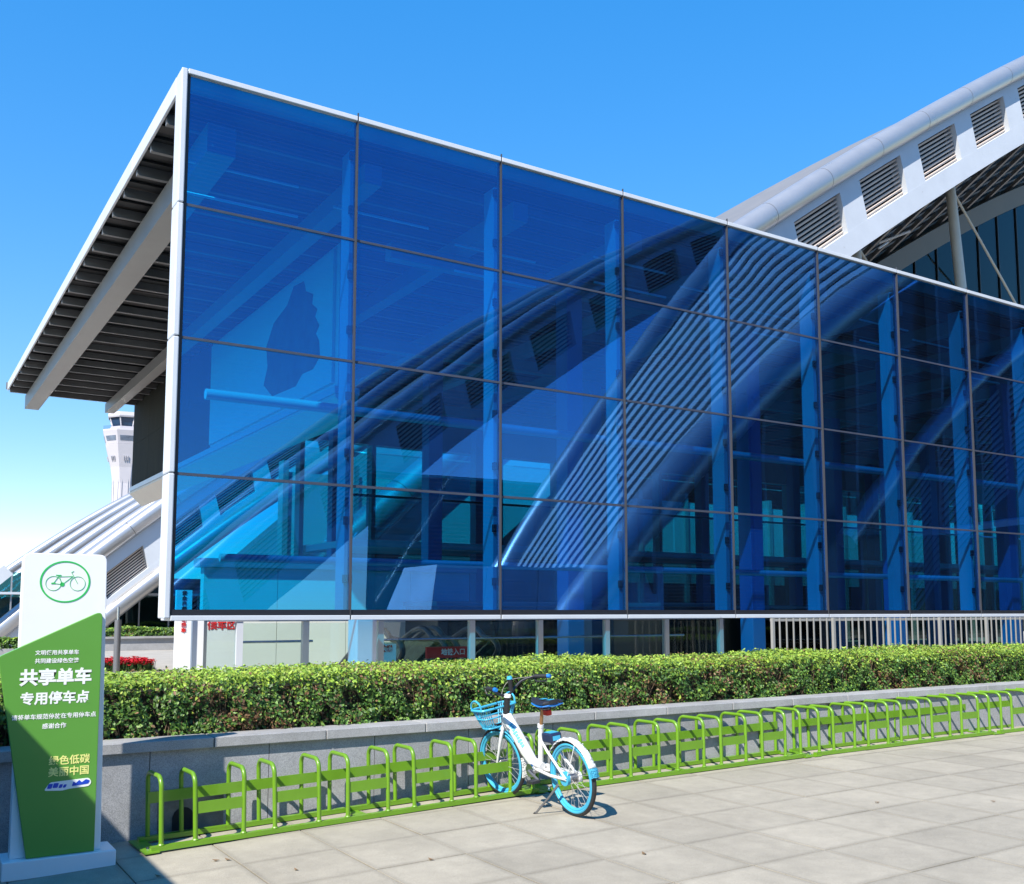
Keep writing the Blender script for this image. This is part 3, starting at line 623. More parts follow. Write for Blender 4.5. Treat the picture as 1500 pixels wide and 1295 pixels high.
# ------------------------------------------------------------------ bicycle (x forward, y left, z up; moved into place at the end)
bk = thing('bicycle', 'white and sky blue shared bicycle parked with its front wheel in the rack', 'bicycle')
RW, WB = 0.292, 1.0
HEAD_T, HEAD_B = Vector((0.885, 0, 0.715)), Vector((0.925, 0, 0.56)); AX = (HEAD_T-HEAD_B).normalized()
STEER = Matrix.Translation(HEAD_B) @ Matrix.Rotation(R(9), 4, AX) @ Matrix.Translation(-HEAD_B)
I4 = Matrix.Identity(4)
def circ(cx, cz, r, n=40, a0=0, a1=2*math.pi, y=0): return [(cx+r*math.cos(a0+(a1-a0)*k/n), y, cz+r*math.sin(a0+(a1-a0)*k/n)) for k in range(n if a1-a0 > 6.28 else n+1)]
def wheel(cx, M, lab):
    w = bpy.data.objects.new('wheel', None); COL.objects.link(w); w.parent = bk; w.empty_display_size = 0.1; w['label'] = lab
    b = MB(); b.tube(circ(cx, RW, RW-0.019, 56), 0.019, 10, True); part('tyre', b.xform(M), BLACKR, w, True)
    b = MB()
    for s in (-1, 1): b.tube(circ(cx, RW, RW-0.033, 56, y=s*0.0125), 0.0115, 8, True)
    part('sidewall', b.xform(M), CYAN, w, True)
    b = MB(); b.tube(circ(cx, RW, RW-0.05, 56), 0.0155, 8, True, sy=1.0); part('rim', b.xform(M), CYAN, w, True)
    b = MB()
    for k in range(28):
        a = 2*math.pi*k/28; s = 1 if k % 2 else -1; a2 = a+(0.5 if (k//2) % 2 else -0.5)
        b.tube([(cx+(RW-0.06)*math.cos(a), 0, RW+(RW-0.06)*math.sin(a)), (cx+0.03*math.cos(a2), s*0.028, RW+0.03*math.sin(a2))], 0.0017, 4)
    part('spoke', b.xform(M), mat('spoke_steel', (0.30, 0.30, 0.31), 0.6, 0.2), w)['kind'] = 'stuff'
    b = MB(); b.tube([(cx, -0.05, RW), (cx, -0.03, RW), (cx, 0.03, RW), (cx, 0.05, RW)], [0.012, 0.032, 0.032, 0.012], 14); part('hub', b.xform(M), GREYM, w, True)
    return w
wheel(0.0, I4, 'rear wheel with sky blue rim'); wheel(WB+0.02, STEER, 'front wheel turned a little to the left')
def fender(name, cx, a0, a1, m, M, r=RW+0.018, wd=0.034):
    b = MB(); n = 22; rows = []
    for k in range(n+1):
        a = a0+(a1-a0)*k/n; ring_ = []
        for j in range(7):
            t = (j/6-0.5)*2; rr = r-0.018*t*t; ring_.append((cx+rr*math.cos(a), t*wd, RW+rr*math.sin(a)))
        rows.append(ring_)
    for k in range(n):
        for j in range(6): b.add([rows[k][j], rows[k][j+1], rows[k+1][j+1], rows[k+1][j]], [(0, 1, 2, 3)])
    p = part(name, b.xform(M), m, bk, True); sm = p.modifiers.new('thick', 'SOLIDIFY'); sm.thickness = 0.004; return p
fender('rear_fender', 0, R(35), R(158), BWHITE, I4); fender('fender_tail', 0, R(158.5), R(172), CYAN, I4, RW+0.022, 0.038)
fender('front_fender', WB+0.02, R(60), R(140), CYAN, STEER); fender('mud_flap', WB+0.02, R(168), R(200), BWHITE, STEER, RW+0.024, 0.036)
def bar_part(name, pts, r, m, M=I4, n=10, sy=1.0): b = MB(); b.tube(pts, r, n, sy=sy); return part(name, b.xform(M), m, bk, True)
b = MB(); b.tube([HEAD_T+Vector((-0.01, 0, -0.03)), (0.78, 0, 0.585), (0.62, 0, 0.42), (0.53, 0, 0.345), (0.40, 0, 0.33)], [0.046, 0.048, 0.048, 0.042, 0.03], 12, sy=1.1)
dt = part('main_tube', b, BWHITE, bk, True)
b = MB()
for k in range(9):
    t0 = 0.22+0.062*k; t1 = t0+0.045
    for s in (1,):
        A = Vector((0.875, 0, 0.685)); B2 = Vector((0.56, 0, 0.37)); p0 = A.lerp(B2, t0); p1 = A.lerp(B2, t1)
        nv = Vector((-0.50, 0.70, 0.50)).normalized(); b.bar(p0+nv*0.0485, p1+nv*0.0485, 0.03 if k % 3 else 0.042, 0.004, nv)
part('lettering_stripe', b, CYAN, dt)['kind'] = 'stuff'
bar_part('second_tube', [(0.83, 0, 0.57), (0.66, 0, 0.40), (0.50, 0, 0.31)], 0.018, BWHITE)
bar_part('seat_tube', [(0.43, 0, 0.31), (0.375, 0, 0.66)], 0.022, BWHITE)
bar_part('seat_post', [(0.377, 0, 0.64), (0.335, 0, 0.80)], 0.0145, BRONZE)
bar_part('seat_clamp', [(0.381, 0, 0.645), (0.376, 0, 0.672)], 0.027, BWHITE)
for s in (1, -1):
    bar_part('chain_stay', [(0.46, s*0.02, 0.30), (0.22, s*0.055, 0.29), (0.0, s*0.062, RW)], 0.013, BWHITE)
    bar_part('seat_stay', [(0.385, s*0.02, 0.58), (0.25, s*0.05, 0.485), (0.0, s*0.062, RW)], 0.011, BWHITE)
    bar_part('fender_stay', [(0.0, s*0.055, RW), (-0.12, s*0.04, RW+0.27)], 0.004, BWHITE)
    bar_part('fork_blade', [(0.905, s*0.03, 0.60), (0.92, s*0.05, 0.545), (0.95, s*0.052, 0.47), (WB+0.02, s*0.052, RW)], [0.016, 0.016, 0.014, 0.01], BWHITE, STEER)
b = MB(); b.tube([(0.905, -0.05, 0.595), (0.905, 0.05, 0.595)], 0.02, 10); part('fork_crown', b.xform(STEER), BWHITE, bk, True)
b = MB(); b.tube([HEAD_B, HEAD_T], 0.034, 14); part('head_tube', b, BWHITE, bk, True)
b = MB(); b.tube([HEAD_T-AX*0.01, HEAD_T+AX*0.05, HEAD_T+AX*0.15], [0.03, 0.026, 0.028], 12); part('stem', b.xform(STEER), BLACKP, bk, True)
top = HEAD_T+AX*0.15
b = MB(); b.tube([top, top+AX*0.016], [0.036, 0.03], 12); part('stem_cap', b.xform(STEER), BWHITE, bk, True)
for s in (1, -1):
    pts = spline([top+Vector((0.005, 0, 0.0)), top+Vector((0.012, s*0.07, 0.03)), top+Vector((0.0, s*0.17, 0.095)), top+Vector((-0.05, s*0.25, 0.12)), top+Vector((-0.09, s*0.275, 0.125))], 5)
    bar_part('handlebar', pts, 0.0115, BLACKP, STEER)
    e0 = top+Vector((-0.08, s*0.27, 0.124)); e1 = e0+Vector((-0.125, s*0.03, 0.0))
    bar_part('grip', [e0, (e0+e1)/2, e1], [0.0175, 0.0165, 0.0175], BLACKR, STEER); bar_part('grip_cap', [e1, e1+Vector((-0.03, s*0.006, 0))], [0.0195, 0.016], BLUEP, STEER)
    bar_part('brake_lever', [e0+Vector((0.03, 0, -0.012)), e0+Vector((0.0, s*0.012, -0.045)), e1+Vector((0.03, s*0.01, -0.045))], 0.006, BLACKP, STEER, 8)
    bar_part('brake_cable', spline([e0+Vector((0.03, 0, 0)), top+Vector((0.12, s*0.14, 0.10)), top+Vector((0.12, s*0.03, -0.03)), HEAD_T+Vector((0.04, s*0.02, -0.06))], 6), 0.0035, BLACKP, STEER, 6)
bar_part('bell', [top+Vector((-0.035, -0.02, 0.045)), top+Vector((-0.035, -0.02, 0.12)), top+Vector((-0.035, -0.02, 0.145))], [0.016, 0.018, 0.024], BLACKP, STEER); bar_part('bell_cap', [top+Vector((-0.035, -0.02, 0.1455)), top+Vector((-0.035, -0.02, 0.17))], [0.026, 0.02], CYAN, STEER)
# basket of thick blue wire
bsk = MB()
def loop(z, x0, x1, hw, r): 
    pts = rounded([(x0, -hw), (x1, -hw), (x1, hw), (x0, hw)], 0.06, 5); bsk.tube([(p[0], p[1], z) for p in pts], r, 7, True); return pts
lo = loop(0.60, 0.97, 1.09, 0.13, 0.008); mi = loop(0.685, 0.96, 1.115, 0.165, 0.007); hi = loop(0.765, 0.95, 1.135, 0.195, 0.011)
for a, m_, c_ in zip(lo, mi, hi): bsk.tube([(a[0], a[1], 0.60), (m_[0], m_[1], 0.69), (c_[0], c_[1], 0.775)], 0.0055, 5)
for t in np.linspace(-0.09, 0.09, 5): bsk.tube([(0.975, t, 0.598), (1.085, t, 0.598)], 0.0055, 5)
for s in (1, -1): bsk.tube(spline([(0.98, s*0.19, 0.765), (0.99, s*0.195, 0.82), (1.045, s*0.198, 0.85), (1.1, s*0.195, 0.82), (1.11, s*0.19, 0.765)], 5), 0.008, 6)
part('basket', bsk.xform(STEER), CYAN, bk, True)
bar_part('basket_bracket', [(0.91, 0, 0.64), (1.0, 0, 0.61), (1.1, 0, 0.60)], 0.012, BLACKP, STEER)
# saddle: long tapered shell
def saddle(zoff, sc, m, name, thick):
    b = MB(); n, k = 14, 16; o = 0
    for i in range(n+1):
        t = i/n; x = 0.155+0.30*t; hw = (0.082*(1-t)**0.75+0.024)*sc*(1 if 0.04 < t < 0.96 else 0.55); zc = 0.845+0.012*(2*t-1)**2+zoff
        for j in range(k):
            a = 2*math.pi*j/k; b.v.append((x, hw*math.cos(a), zc+(thick if math.sin(a) > 0 else thick*0.8)*math.sin(a)))
    for i in range(n):
        for j in range(k): b.f.append((i*k+j, i*k+(j+1) % k, (i+1)*k+(j+1) % k, (i+1)*k+j))
    b.f.append(tuple(reversed(range(k)))); b.f.append(tuple(n*k+j for j in range(k)))
    return part(name, b, m, bk, True)
saddle(0.004, 1.0, BLACKP, 'saddle', 0.026); saddle(-0.014, 1.03, BLUEP, 'saddle_rim', 0.014)
b = MB()
for x0 in (0.18, 0.27): b.add([(x0, -0.03, 0.883), (x0+0.06, -0.028, 0.881), (x0+0.06, 0.028, 0.881), (x0, 0.03, 0.883)], [(0, 1, 2, 3)])
part('saddle_badge', b, CYAN, bk)
b = MB(); b.cbox((0.265, 0, 0.775), (0.06, 0.05, 0.045)); b.bar((0.28, 0, 0.80), (0.34, 0, 0.815), 0.03, 0.015); part('rear_reflector', b, REDP, bk, bevel=0.008)
for s in (1, -1): bar_part('saddle_rail', [(0.19, s*0.03, 0.815), (0.3, s*0.022, 0.80), (0.42, s*0.02, 0.825)], 0.005, GREYM)
b = MB(); b.box(0.17, 0.30, -0.055, 0.055, 0.545, 0.62); lk = part('smart_lock', b, mat('lock_navy', (0.015, 0.025, 0.07), 0.35), bk, bevel=0.012)
b = MB(); b.box(0.19, 0.28, -0.04, 0.04, 0.6215, 0.624); b.box(0.165, 0.169, -0.035, 0.035, 0.565, 0.60); part('lock_label', b, CYAN, lk)
b = MB(); b.tube(circ(0.235, 0.50, 0.07, 20, math.pi*0.95, math.pi*2.05), 0.013, 8); part('lock_ring', b, BLACKP, bk, True)
b = MB(); b.tube([(0.5, -0.06, 0.295), (0.5, 0.06, 0.295)], 0.032, 16); part('bottom_bracket', b, BWHITE, bk, True)
for s, a in ((1, R(200)), (-1, R(20))):
    e = Vector((0.5+0.16*math.cos(a), s*0.085, 0.295+0.16*math.sin(a)))
    bar_part('crank', [(0.5, s*0.075, 0.295), e], 0.011, GREYM)
    b = MB(); b.box(e.x-0.04, e.x+0.04, e.y+(0.01 if s > 0 else -0.09), e.y+(0.09 if s > 0 else -0.01), e.z-0.012, e.z+0.012); part('pedal', b, BLACKP, bk, bevel=0.004)
b = MB(); b.prism(rounded([(0.53, 0.255), (0.55, 0.30), (0.52, 0.345), (0.1, 0.325), (-0.03, 0.335), (-0.05, 0.29), (-0.03, 0.25), (0.1, 0.262)], 0.02), 'y', -0.062, -0.04); part('chain_case', b, BWHITE, bk)
b = MB(); b.tube([(0.03, 0.032, RW), (0.03, 0.06, RW)], 0.055, 22); part('drum_brake', b, CYAN, bk, True)
b = MB(); b.tube([(0.5, 0.05, 0.295), (0.5, 0.065, 0.295)], 0.055, 20); part('crank_disc', b, CHROME, bk, True)
bar_part('kickstand', [(0.10, 0.07, 0.24), (0.16, 0.12, 0.15), (0.27, 0.19, 0.018)], [0.012, 0.009, 0.009], GREYM); bar_part('kickstand_foot', [(0.27, 0.19, 0.018), (0.285, 0.20, 0.004)], 0.013, BLACKR)
LEAN = R(-6)
bk.location = (4.62, 6.40, ground_z(4.62)+0.002); bk.rotation_euler = (LEAN, 0, R(90.5))

# ------------------------------------------------------------------ arched terminal buildings
def arch(root, curve, Y, s, r, lx, pitch, lw, seg=2, d0=1.3, d1=3.2, d2=4.5, sc=1.0, lower_tube=False, fine=True, xr=None, deg=3):
    """one roof rib: silver tube on top, white fascia with recessed louvres under it. s=+1: body lies behind (+Y)"""
    po = np.polyfit([c[0] for c in curve], [c[1] for c in curve], deg)
    C = [(x, float(np.polyval(po, x))) for x in np.linspace(curve[0][0], curve[-1][0], 110)]
    C = [c for c in C if xr is None or xr[0] <= c[0] <= xr[1]]
    cx = np.array([c[0] for c in C]); cz = np.array([c[1] for c in C])
    zf = lambda x: float(np.interp(x, cx, cz))
    P = lambda x, d, y: (x+0.27*d*sc, y, zf(x)-0.96*d*sc)
    pts = [Vector((c[0], Y, c[1])) for c in C]
    # tube in lengths with open seams
    L = [0]
    for a, b_ in zip(pts[:-1], pts[1:]): L.append(L[-1]+(b_-a).length)
    L = np.array(L); step = 4.6*sc*seg/2; nseg = max(1, int(L[-1]/step)) if fine else 1
    at_ = lambda t: Vector((float(np.interp(t, L, cx)), Y, float(np.interp(t, L, cz))))
    for i in range(nseg):
        a, e = L[-1]*i/nseg+0.02*(i > 0), L[-1]*(i+1)/nseg-0.02
        k = 6 if fine else 40
        b = MB(); b.tube([at_(a+(e-a)*j/k) for j in range(k+1)], r, 20); part('tube_segment', b, TUBE, root, True)
        if fine and i: 
            q = at_(L[-1]*i/nseg); d = (at_(L[-1]*i/nseg+0.1)-q).normalized(); b = MB(); b.tube([q-d*0.05, q+d*0.05], r*0.985, 20); part('tube_seam', b, GREYM, root, True)
    if lower_tube:
        b = MB(); b.tube([P(c[0], d2/1.0, Y) for c in C], r, 16); part('lower_tube', b, TUBE, root, True)
    th = 0.9*sc
    def strip(xs, da, db, name, m, y0=0.0, y1=None):
        y1 = th if y1 is None else y1
        b = MB()
        for xa, xb in zip(xs[:-1], xs[1:]):
            b.hexa([P(xa, da, Y+s*y0), P(xb, da, Y+s*y0), P(xb, da, Y+s*y1), P(xa, da, Y+s*y1), P(xa, db, Y+s*y0), P(xb, db, Y+s*y0), P(xb, db, Y+s*y1), P(xa, db, Y+s*y1)])
        return part(name, b, m, root)
    xs = list(np.linspace(cx[0], cx[-1], 60))
    strip(xs, 0.5*r/0.85/sc, d0, 'upper_fascia', FASCIA); strip(xs, d1, d2, 'lower_fascia', FASCIA)
    strip(xs, d0-0.02, d1+0.02, 'recess_back', DARK, 0.7*sc, 0.85*sc)  # near-black sheet: shade between the slats is put into its colour
    x = lx; ends = []
    while x < cx[-1]-pitch:
        ends.append(x); x += pitch
    for i, x in enumerate(ends):
        nx = ends[i+1] if i+1 < len(ends) else x+pitch
        strip(list(np.linspace(x+lw, nx, 4)), d0-0.003, d1+0.003, 'pier', FASCIA, 0.006, th-0.01)
        lv = bpy.data.objects.new('louvre', None); COL.objects.link(lv); lv.parent = root; lv.empty_display_size = 0.3
        ns = 9
        if fine:
            for k in range(ns):
                d = d0+(d1-d0)*(k+0.55)/ns
                b = MB(); A = Vector(P(x-0.05, d, Y+s*0.33*sc)); B2 = Vector(P(x+lw+0.05, d, Y+s*0.33*sc))
                b.bar(A, B2, 0.045*sc*(d1-d0), 0.045*sc*(d1-d0), (0, -0.35*s, 1)); part('slat', b, SLAT, lv)
        else:
            b = MB()
            for k in range(ns):
                d = d0+(d1-d0)*(k+0.55)/ns
                b.bar(P(x-0.05, d, Y+s*0.33*sc), P(x+lw+0.05, d, Y+s*0.33*sc), 0.045*sc*(d1-d0), 0.045*sc*(d1-d0), (0, -0.35*s, 1))
            part('slat_bank', b, SLAT, lv)
    if ends and ends[0]-cx[0] > 0.5: strip(list(np.linspace(cx[0], ends[0], 8)), d0-0.003, d1+0.003, 'pier', FASCIA, 0.006, th-0.01)
    return cx, cz, zf, P

# hall behind the canopy, rising to the right
th_ = thing('terminal_hall', 'terminal hall with rising silver tube arch and white louvred fascia behind the canopy', 'building', (45, 36, 0.16))
curveR = [(12, 2.6), (18, 8.0), (24, 12.7), (31, 17.8), (38, 22.65), (43.5, 26.3), (50, 30.4), (56.9, 34.5), (65, 39.2), (75, 44.2), (86, 48.5)]
cx, cz, zf, P = arch(th_, curveR, 32, 1, 0.60, 31.05, 4.95, 3.4, d0=1.02, d1=3.05, d2=4.2, xr=(12, 80), deg=4)
ROOF_D = 44.5
b = MB(); xs = np.linspace(12, 80, 70)
for xa, xb in zip(xs[:-1], xs[1:]): b.hexa([(xa, 32.3, zf(xa)-0.25), (xb, 32.3, zf(xb)-0.25), (xb, ROOF_D, zf(xb)-0.25), (xa, ROOF_D, zf(xa)-0.25), (xa, 32.3, zf(xa)+0.3), (xb, 32.3, zf(xb)+0.3), (xb, ROOF_D, zf(xb)+0.3), (xa, ROOF_D, zf(xa)+0.3)])
part('roof', b, ROOFGREY, th_)
for k in range(14):                                   # soffit boards following the arch
    ya = 33.0+0.82*k; b = MB()
    for xa, xb in zip(xs[:-1], xs[1:]):
        z0, z1 = zf(xa)-3.2-0.42*k, zf(xb)-3.2-0.42*k
        b.hexa([(xa, ya, z0), (xb, ya, z1), (xb, ya+0.76, z1), (xa, ya+0.76, z0), (xa, ya, z0+0.12), (xb, ya, z1+0.12), (xb, ya+0.76, z1+0.12), (xa, ya+0.76, z0+0.12)])
    part('soffit_board', b, mat('soffit_grey', (0.24, 0.24, 0.235), 0.6, 0, 0.1, 1), th_)
for k in range(16):                                   # cross ribs under the soffit
    xx = 30+3.1*k; b = MB(); b.bar((xx, 33.0, zf(xx)-3.45), (xx, 43.6, zf(xx)-9.0), 0.16, 0.3); part('soffit_rib', b, GREYM, th_)
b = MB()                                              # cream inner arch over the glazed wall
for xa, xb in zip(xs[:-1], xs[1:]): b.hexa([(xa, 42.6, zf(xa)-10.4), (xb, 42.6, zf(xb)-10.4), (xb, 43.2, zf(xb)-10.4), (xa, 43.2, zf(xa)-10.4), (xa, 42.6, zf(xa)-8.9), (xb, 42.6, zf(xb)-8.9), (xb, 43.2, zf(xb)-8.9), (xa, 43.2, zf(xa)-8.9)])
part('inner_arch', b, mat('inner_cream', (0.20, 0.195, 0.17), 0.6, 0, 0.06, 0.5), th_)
for k in range(23):                                   # glazed wall panels, dark and deep
    xa, xb = 22+2.6*k, 22+2.6*(k+1)
    b = MB(); b.prism([(xa+0.05, 0.2), (xb-0.05, 0.2), (xb-0.05, zf(xb)-10.45), (xa+0.05, zf(xa)-10.45)], 'y', 42.95, 43.0); part('curtain_pane', b, DARKGLASS, th_)
    b = MB(); b.box(xa-0.05, xa+0.05, 42.85, 43.1, 0.2, zf(xa)-10.45); part('curtain_mullion', b, mat('dark_mullion', (0.03, 0.04, 0.045), 0.4, 0.3), th_)
for k in range(16):                                   # pale concourse wall at the foot of the hall
    xa = 12+2.7*k
    b = MB(); b.box(xa, xa+2.66, 34.0, 34.3, 2.9, 6.6); part('concourse_panel', b, mat('concourse_pale', (0.46, 0.47, 0.45), 0.6, 0, 0.06, 0.6), th_)
    b = MB(); b.box(xa, xa+2.66, 34.05, 34.1, 0.3, 2.85); part('concourse_window', b, DARKGLASS, th_)
    b = MB(); b.box(xa-0.2, xa, 33.9, 34.4, 0.16, 7.0); part('concourse_pier', b, BEAM, th_)
b = MB(); b.box(12, 55, 34.6, 34.9, 0.16, 6.6); part('concourse_back', b, DECK, th_)
b = MB(); b.prism([(20, 0.16), (79, 0.16)]+[(x, zf(x)-1.0) for x in np.linspace(79, 20, 30)], 'y', 44.52, 44.8); part('interior_wall', b, mat('hall_interior', (0.035, 0.045, 0.045), 0.7, 0, 0.4, 0.3), th_)
for k in range(60):                                   # space frame seen behind the glass and beneath the soffit
    xx = random.uniform(36, 60); y0 = random.uniform(43.3, 44.4); z0 = zf(xx)-random.uniform(11.5, 20)
    a = random.uniform(-0.9, 0.9); l = random.uniform(2.5, 6); b = MB(); b.tube([(xx, y0, z0), (xx+l*math.cos(a), y0+random.uniform(-0.05, 0.05), z0+l*math.sin(a))], 0.09, 6); part('frame_rod', b, mat('pale_rod', (0.5, 0.58, 0.55), 0.5), th_)
for k in range(26):
    xx = 38+random.uniform(0, 12); y0 = random.uniform(35.5, 42); z0 = zf(xx)-4.3-0.5*(y0-33)-random.uniform(0.0, 1.2)
    b = MB(); b.tube([(xx, y0, z0), (xx+random.uniform(1.2, 2.6), y0+random.uniform(-2, 2), z0+random.uniform(-0.3, 1.5))], 0.07, 6); part('soffit_rod', b, WHITE, th_)
for (x0, x1, yy) in ((46.6, 46.6, 36.6), (58.6, 55.6, 36.4), (70, 66.5, 36.4), (37.4, 37.4, 36.8)):
    b = MB(); b.tube([(x0, yy, 0.16), (x1, yy, zf(x1)-5.2)], [0.42, 0.30], 18); part('column', b, CREAM, th_, True)
    b = MB(); b.tube([(x1+0.2, yy, zf(x1)-5.6), (x1+9.5, yy+1, zf(x1)-12.5)], 0.08, 8); part('tie_rod', b, CREAM, th_, True)

# wing at the left, ribs one behind the other
tw = thing('terminal_wing', 'terminal wing with a row of sloping silver tubes and louvres beside the canopy', 'building', (10, 55, 0.16))
cw = [(3.6, 0.6), (5.6, 2.15), (7.92, 4.25), (10.07, 6.15), (13, 8.45), (16, 10.6), (21, 13.5), (28, 16.5), (36, 18)]
ofs = [(45, 0, 0), (54, -0.1, -0.45), (63, -0.7, -0.85), (72, -1.5, -1.25), (81, -2.3, -1.5)]
for i, (Y, dx, dz) in enumerate(ofs):
    c_ = [(x+dx, z+dz) for x, z in cw]
    wx, wz, wzf, wP = arch(tw, c_, Y, 1, 0.36, 5.2, 2.35, 1.65, seg=1, d0=0.95, d1=1.95, d2=2.55, lower_tube=(i == 0), fine=(i == 0), xr=(3.5, 34))
    b = MB(); xs = np.linspace(4, 33, 40)
    for xa, xb in zip(xs[:-1], xs[1:]): b.hexa([(xa, Y+0.3, wzf(xa)-0.9), (xb, Y+0.3, wzf(xb)-0.9), (xb, Y+8.9, wzf(xb)-0.9), (xa, Y+8.9, wzf(xa)-0.9), (xa, Y+0.3, wzf(xa)-0.6), (xb, Y+0.3, wzf(xb)-0.6), (xb, Y+8.9, wzf(xb)-0.6), (xa, Y+8.9, wzf(xa)-0.6)])
    part('roof_bay', b, mat('wing_roof', (0.085, 0.083, 0.085), 0.6, 0.1, 0.15, 0.7), tw)
    for q in range(3):
        b = MB(); b.tube([(x, Y+2.2+2.2*q, wzf(x)-0.45) for x in np.linspace(4, 33, 30)], 0.15, 8); part('roof_tube', b, mat('wing_tube', (0.30, 0.295, 0.295), 0.4, 0.3, 0.12, 0.8), tw, True)
for k in range(9):                                   # low glazed front below the wing
    xa = 2.0+1.3*k; zt = 2.35 if k > 4 else 3.3
    b = MB(); b.box(xa+0.03, xa+1.27, 47.0, 47.06, 0.8, zt); part('glazed_bay', b, TEALGLASS, tw)
    b = MB(); b.box(xa-0.03, xa+0.03, 46.95, 47.1, 0.16, zt); part('glazing_bar', b, ALU_GREY, tw)
b = MB(); b.box(1.9, 14, 46.8, 48.5, 2.36, 2.46); part('canopy_slab', b, FASCIA, tw)
b = MB(); b.box(1.9, 16, 48.6, 48.9, 0.16, 3.2); part('inner_wall', b, mat('wing_interior', (0.18, 0.26, 0.26), 0.7, 0, 0.3, 0.8), tw)
b = MB(); b.box(1.9, 14, 46.6, 46.9, 0.16, 0.8); part('white_plinth', b, WHITE, tw)
for k in range(8):
    x0 = 3+1.5*k; b = MB(); b.bar((x0, 46.5, 0.2), (x0+0.75, 46.5, 0.85), 0.06, 0.12); b.bar((x0+1.5, 46.5, 0.2), (x0+0.75, 46.5, 0.85), 0.06, 0.12); part('plinth_brace', b, FASCIA, tw)
b = MB(); b.bar((1.0, 44.5, 0.3), (4.2, 44.5, 3.3), 0.5, 0.55, (0, 1, 0)); part('stair_parapet', b, FASCIA, tw)

# control tower
TOWERW = mat('tower_white', (0.52, 0.50, 0.54), 0.6, 0, 0.05, 0.3)
tx, ty = 44.0, 230.0
ct = thing('control_tower', 'white eight sided control tower with dark cab windows beyond the terminal', 'tower', (tx, ty, 0.16))
def octa(prof, ph=R(12)): b = MB(); b.lathe(prof, (tx, ty, 0), 8, ph); return b
part('shaft', octa([(2.9, 0.2), (2.75, 24), (2.75, 29.5), (3.3, 33.0), (4.25, 36.6), (4.6, 38.0), (0.1, 38.0)]), TOWERW, ct)
part('gallery', octa([(4.45, 38.05), (5.05, 40.2), (5.25, 40.9), (5.25, 41.2), (0.1, 41.3)]), TOWERW, ct)
part('cab_base', octa([(3.7, 41.3), (3.6, 42.0), (0.1, 42.05)]), TOWERW, ct)
part('cab_glass', octa([(3.05, 42.05), (3.7, 43.9), (0.1, 43.95)]), mat('tower_glass', (0.02, 0.05, 0.10), 0.12, 0, 0.3, 0.4), ct)
part('cab_roof', octa([(4.1, 43.95), (4.25, 44.3), (4.2, 45.1), (0.1, 45.3)]), TOWERW, ct)
for k in range(8):
    a = 2*math.pi*k/8+R(12); a2 = a+math.pi/4
    p = lambda t, r, z: Vector((tx+(r*(math.cos(a)*(1-t)+math.cos(a2)*t)), ty+(r*(math.sin(a)*(1-t)+math.sin(a2)*t)), z))
    b = MB(); q = [p(0.14, 4.62, 38.7), p(0.86, 4.62, 38.7), p(0.86, 4.98, 39.75), p(0.14, 4.98, 39.75)]; c0 = Vector((tx, ty, 0))
    out = (p(0.5, 1, 0)-Vector((tx, ty, 0))).normalized()*0.06
    b.add([x_+out for x_ in q]+[x_-out*3 for x_ in q], [(0, 1, 2, 3), (7, 6, 5, 4), (0, 4, 5, 1), (1, 5, 6, 2), (2, 6, 7, 3), (3, 7, 4, 0)]); part('gallery_window', b, mat('tower_window', (0.16, 0.2, 0.27), 0.3, 0, 0.3, 0.8), ct)
    b = MB(); b.bar(p(0, 3.12, 42.05), p(0, 3.78, 43.95), 0.22, 0.22, (1, 1, 0)); part('cab_post', b, TOWERW, ct)
    for t in (0.36, 0.5, 0.64):
        b = MB(); b.bar(p(t, 3.78, 34.4)+out*1.2, p(t, 4.05, 35.4)+out*1.2, 0.16, 0.14, (1, 0.3, 0)); part('vent_slit', b, mat('tower_grey', (0.42, 0.42, 0.46), 0.6), ct)
    for t in (0.2, 0.8): b = MB(); b.bar(p(t, 2.78, 20)+out*0.6, p(t, 2.78, 30.5)+out*0.8, 0.12, 0.1, (1, 0.3, 0)); part('shaft_groove', b, MATS['tower_grey'], ct)
b = MB(); b.lathe([(5.2, 41.2), (5.2, 42.0)], (tx, ty, 0), 8, R(12)); part('gallery_rail', b, glass('rail_mesh', (0.75, 0.75, 0.78), 1.2), ct)
b = MB(); b.tube([(tx-2.4, ty-3.2, 45.2), (tx-2.4, ty-3.2, 46.6)], 0.06, 6); b.tube([(tx+1, ty-3.4, 45.2), (tx+1, ty-3.4, 47)], 0.06, 6); part('antenna', b, ALU_GREY, ct)

# terminal on the near side, behind the viewpoint: seen only as a reflection in the blue glass
tn = thing('opposite_terminal', 'terminal with silver arches and ribbed roof leg mirrored in the blue glass', 'building', (30, -24, 0.0))
cA = [(9, 0.2), (11.9, 2.5), (15.96, 5.7), (18.64, 8.4), (21.4, 10.4), (24.3, 12.8), (26.8, 15.2), (29.4, 17.4), (33.1, 20.1), (35.6, 21.9), (39.7, 24.5), (46, 28), (54, 31.5), (64, 34.5), (76, 36)]
ax_, az_, azf, aP = arch(tn, cA, -28, -1, 0.5, 10.5, 4.4, 2.9, d0=0.9, d1=3.0, d2=4.2, fine=False, xr=(9, 72))
b = MB(); xs = np.linspace(9.5, 70, 60)
for xa, xb in zip(xs[:-1], xs[1:]): b.hexa([(xa, -28.3, azf(xa)-0.6), (xb, -28.3, azf(xb)-0.6), (xb, -60, azf(xb)-0.6), (xa, -60, azf(xa)-0.6), (xa, -28.3, azf(xa)-0.2), (xb, -28.3, azf(xb)-0.2), (xb, -60, azf(xb)-0.2), (xa, -60, azf(xa)-0.2)])
part('roof', b, ROOFGREY, tn)
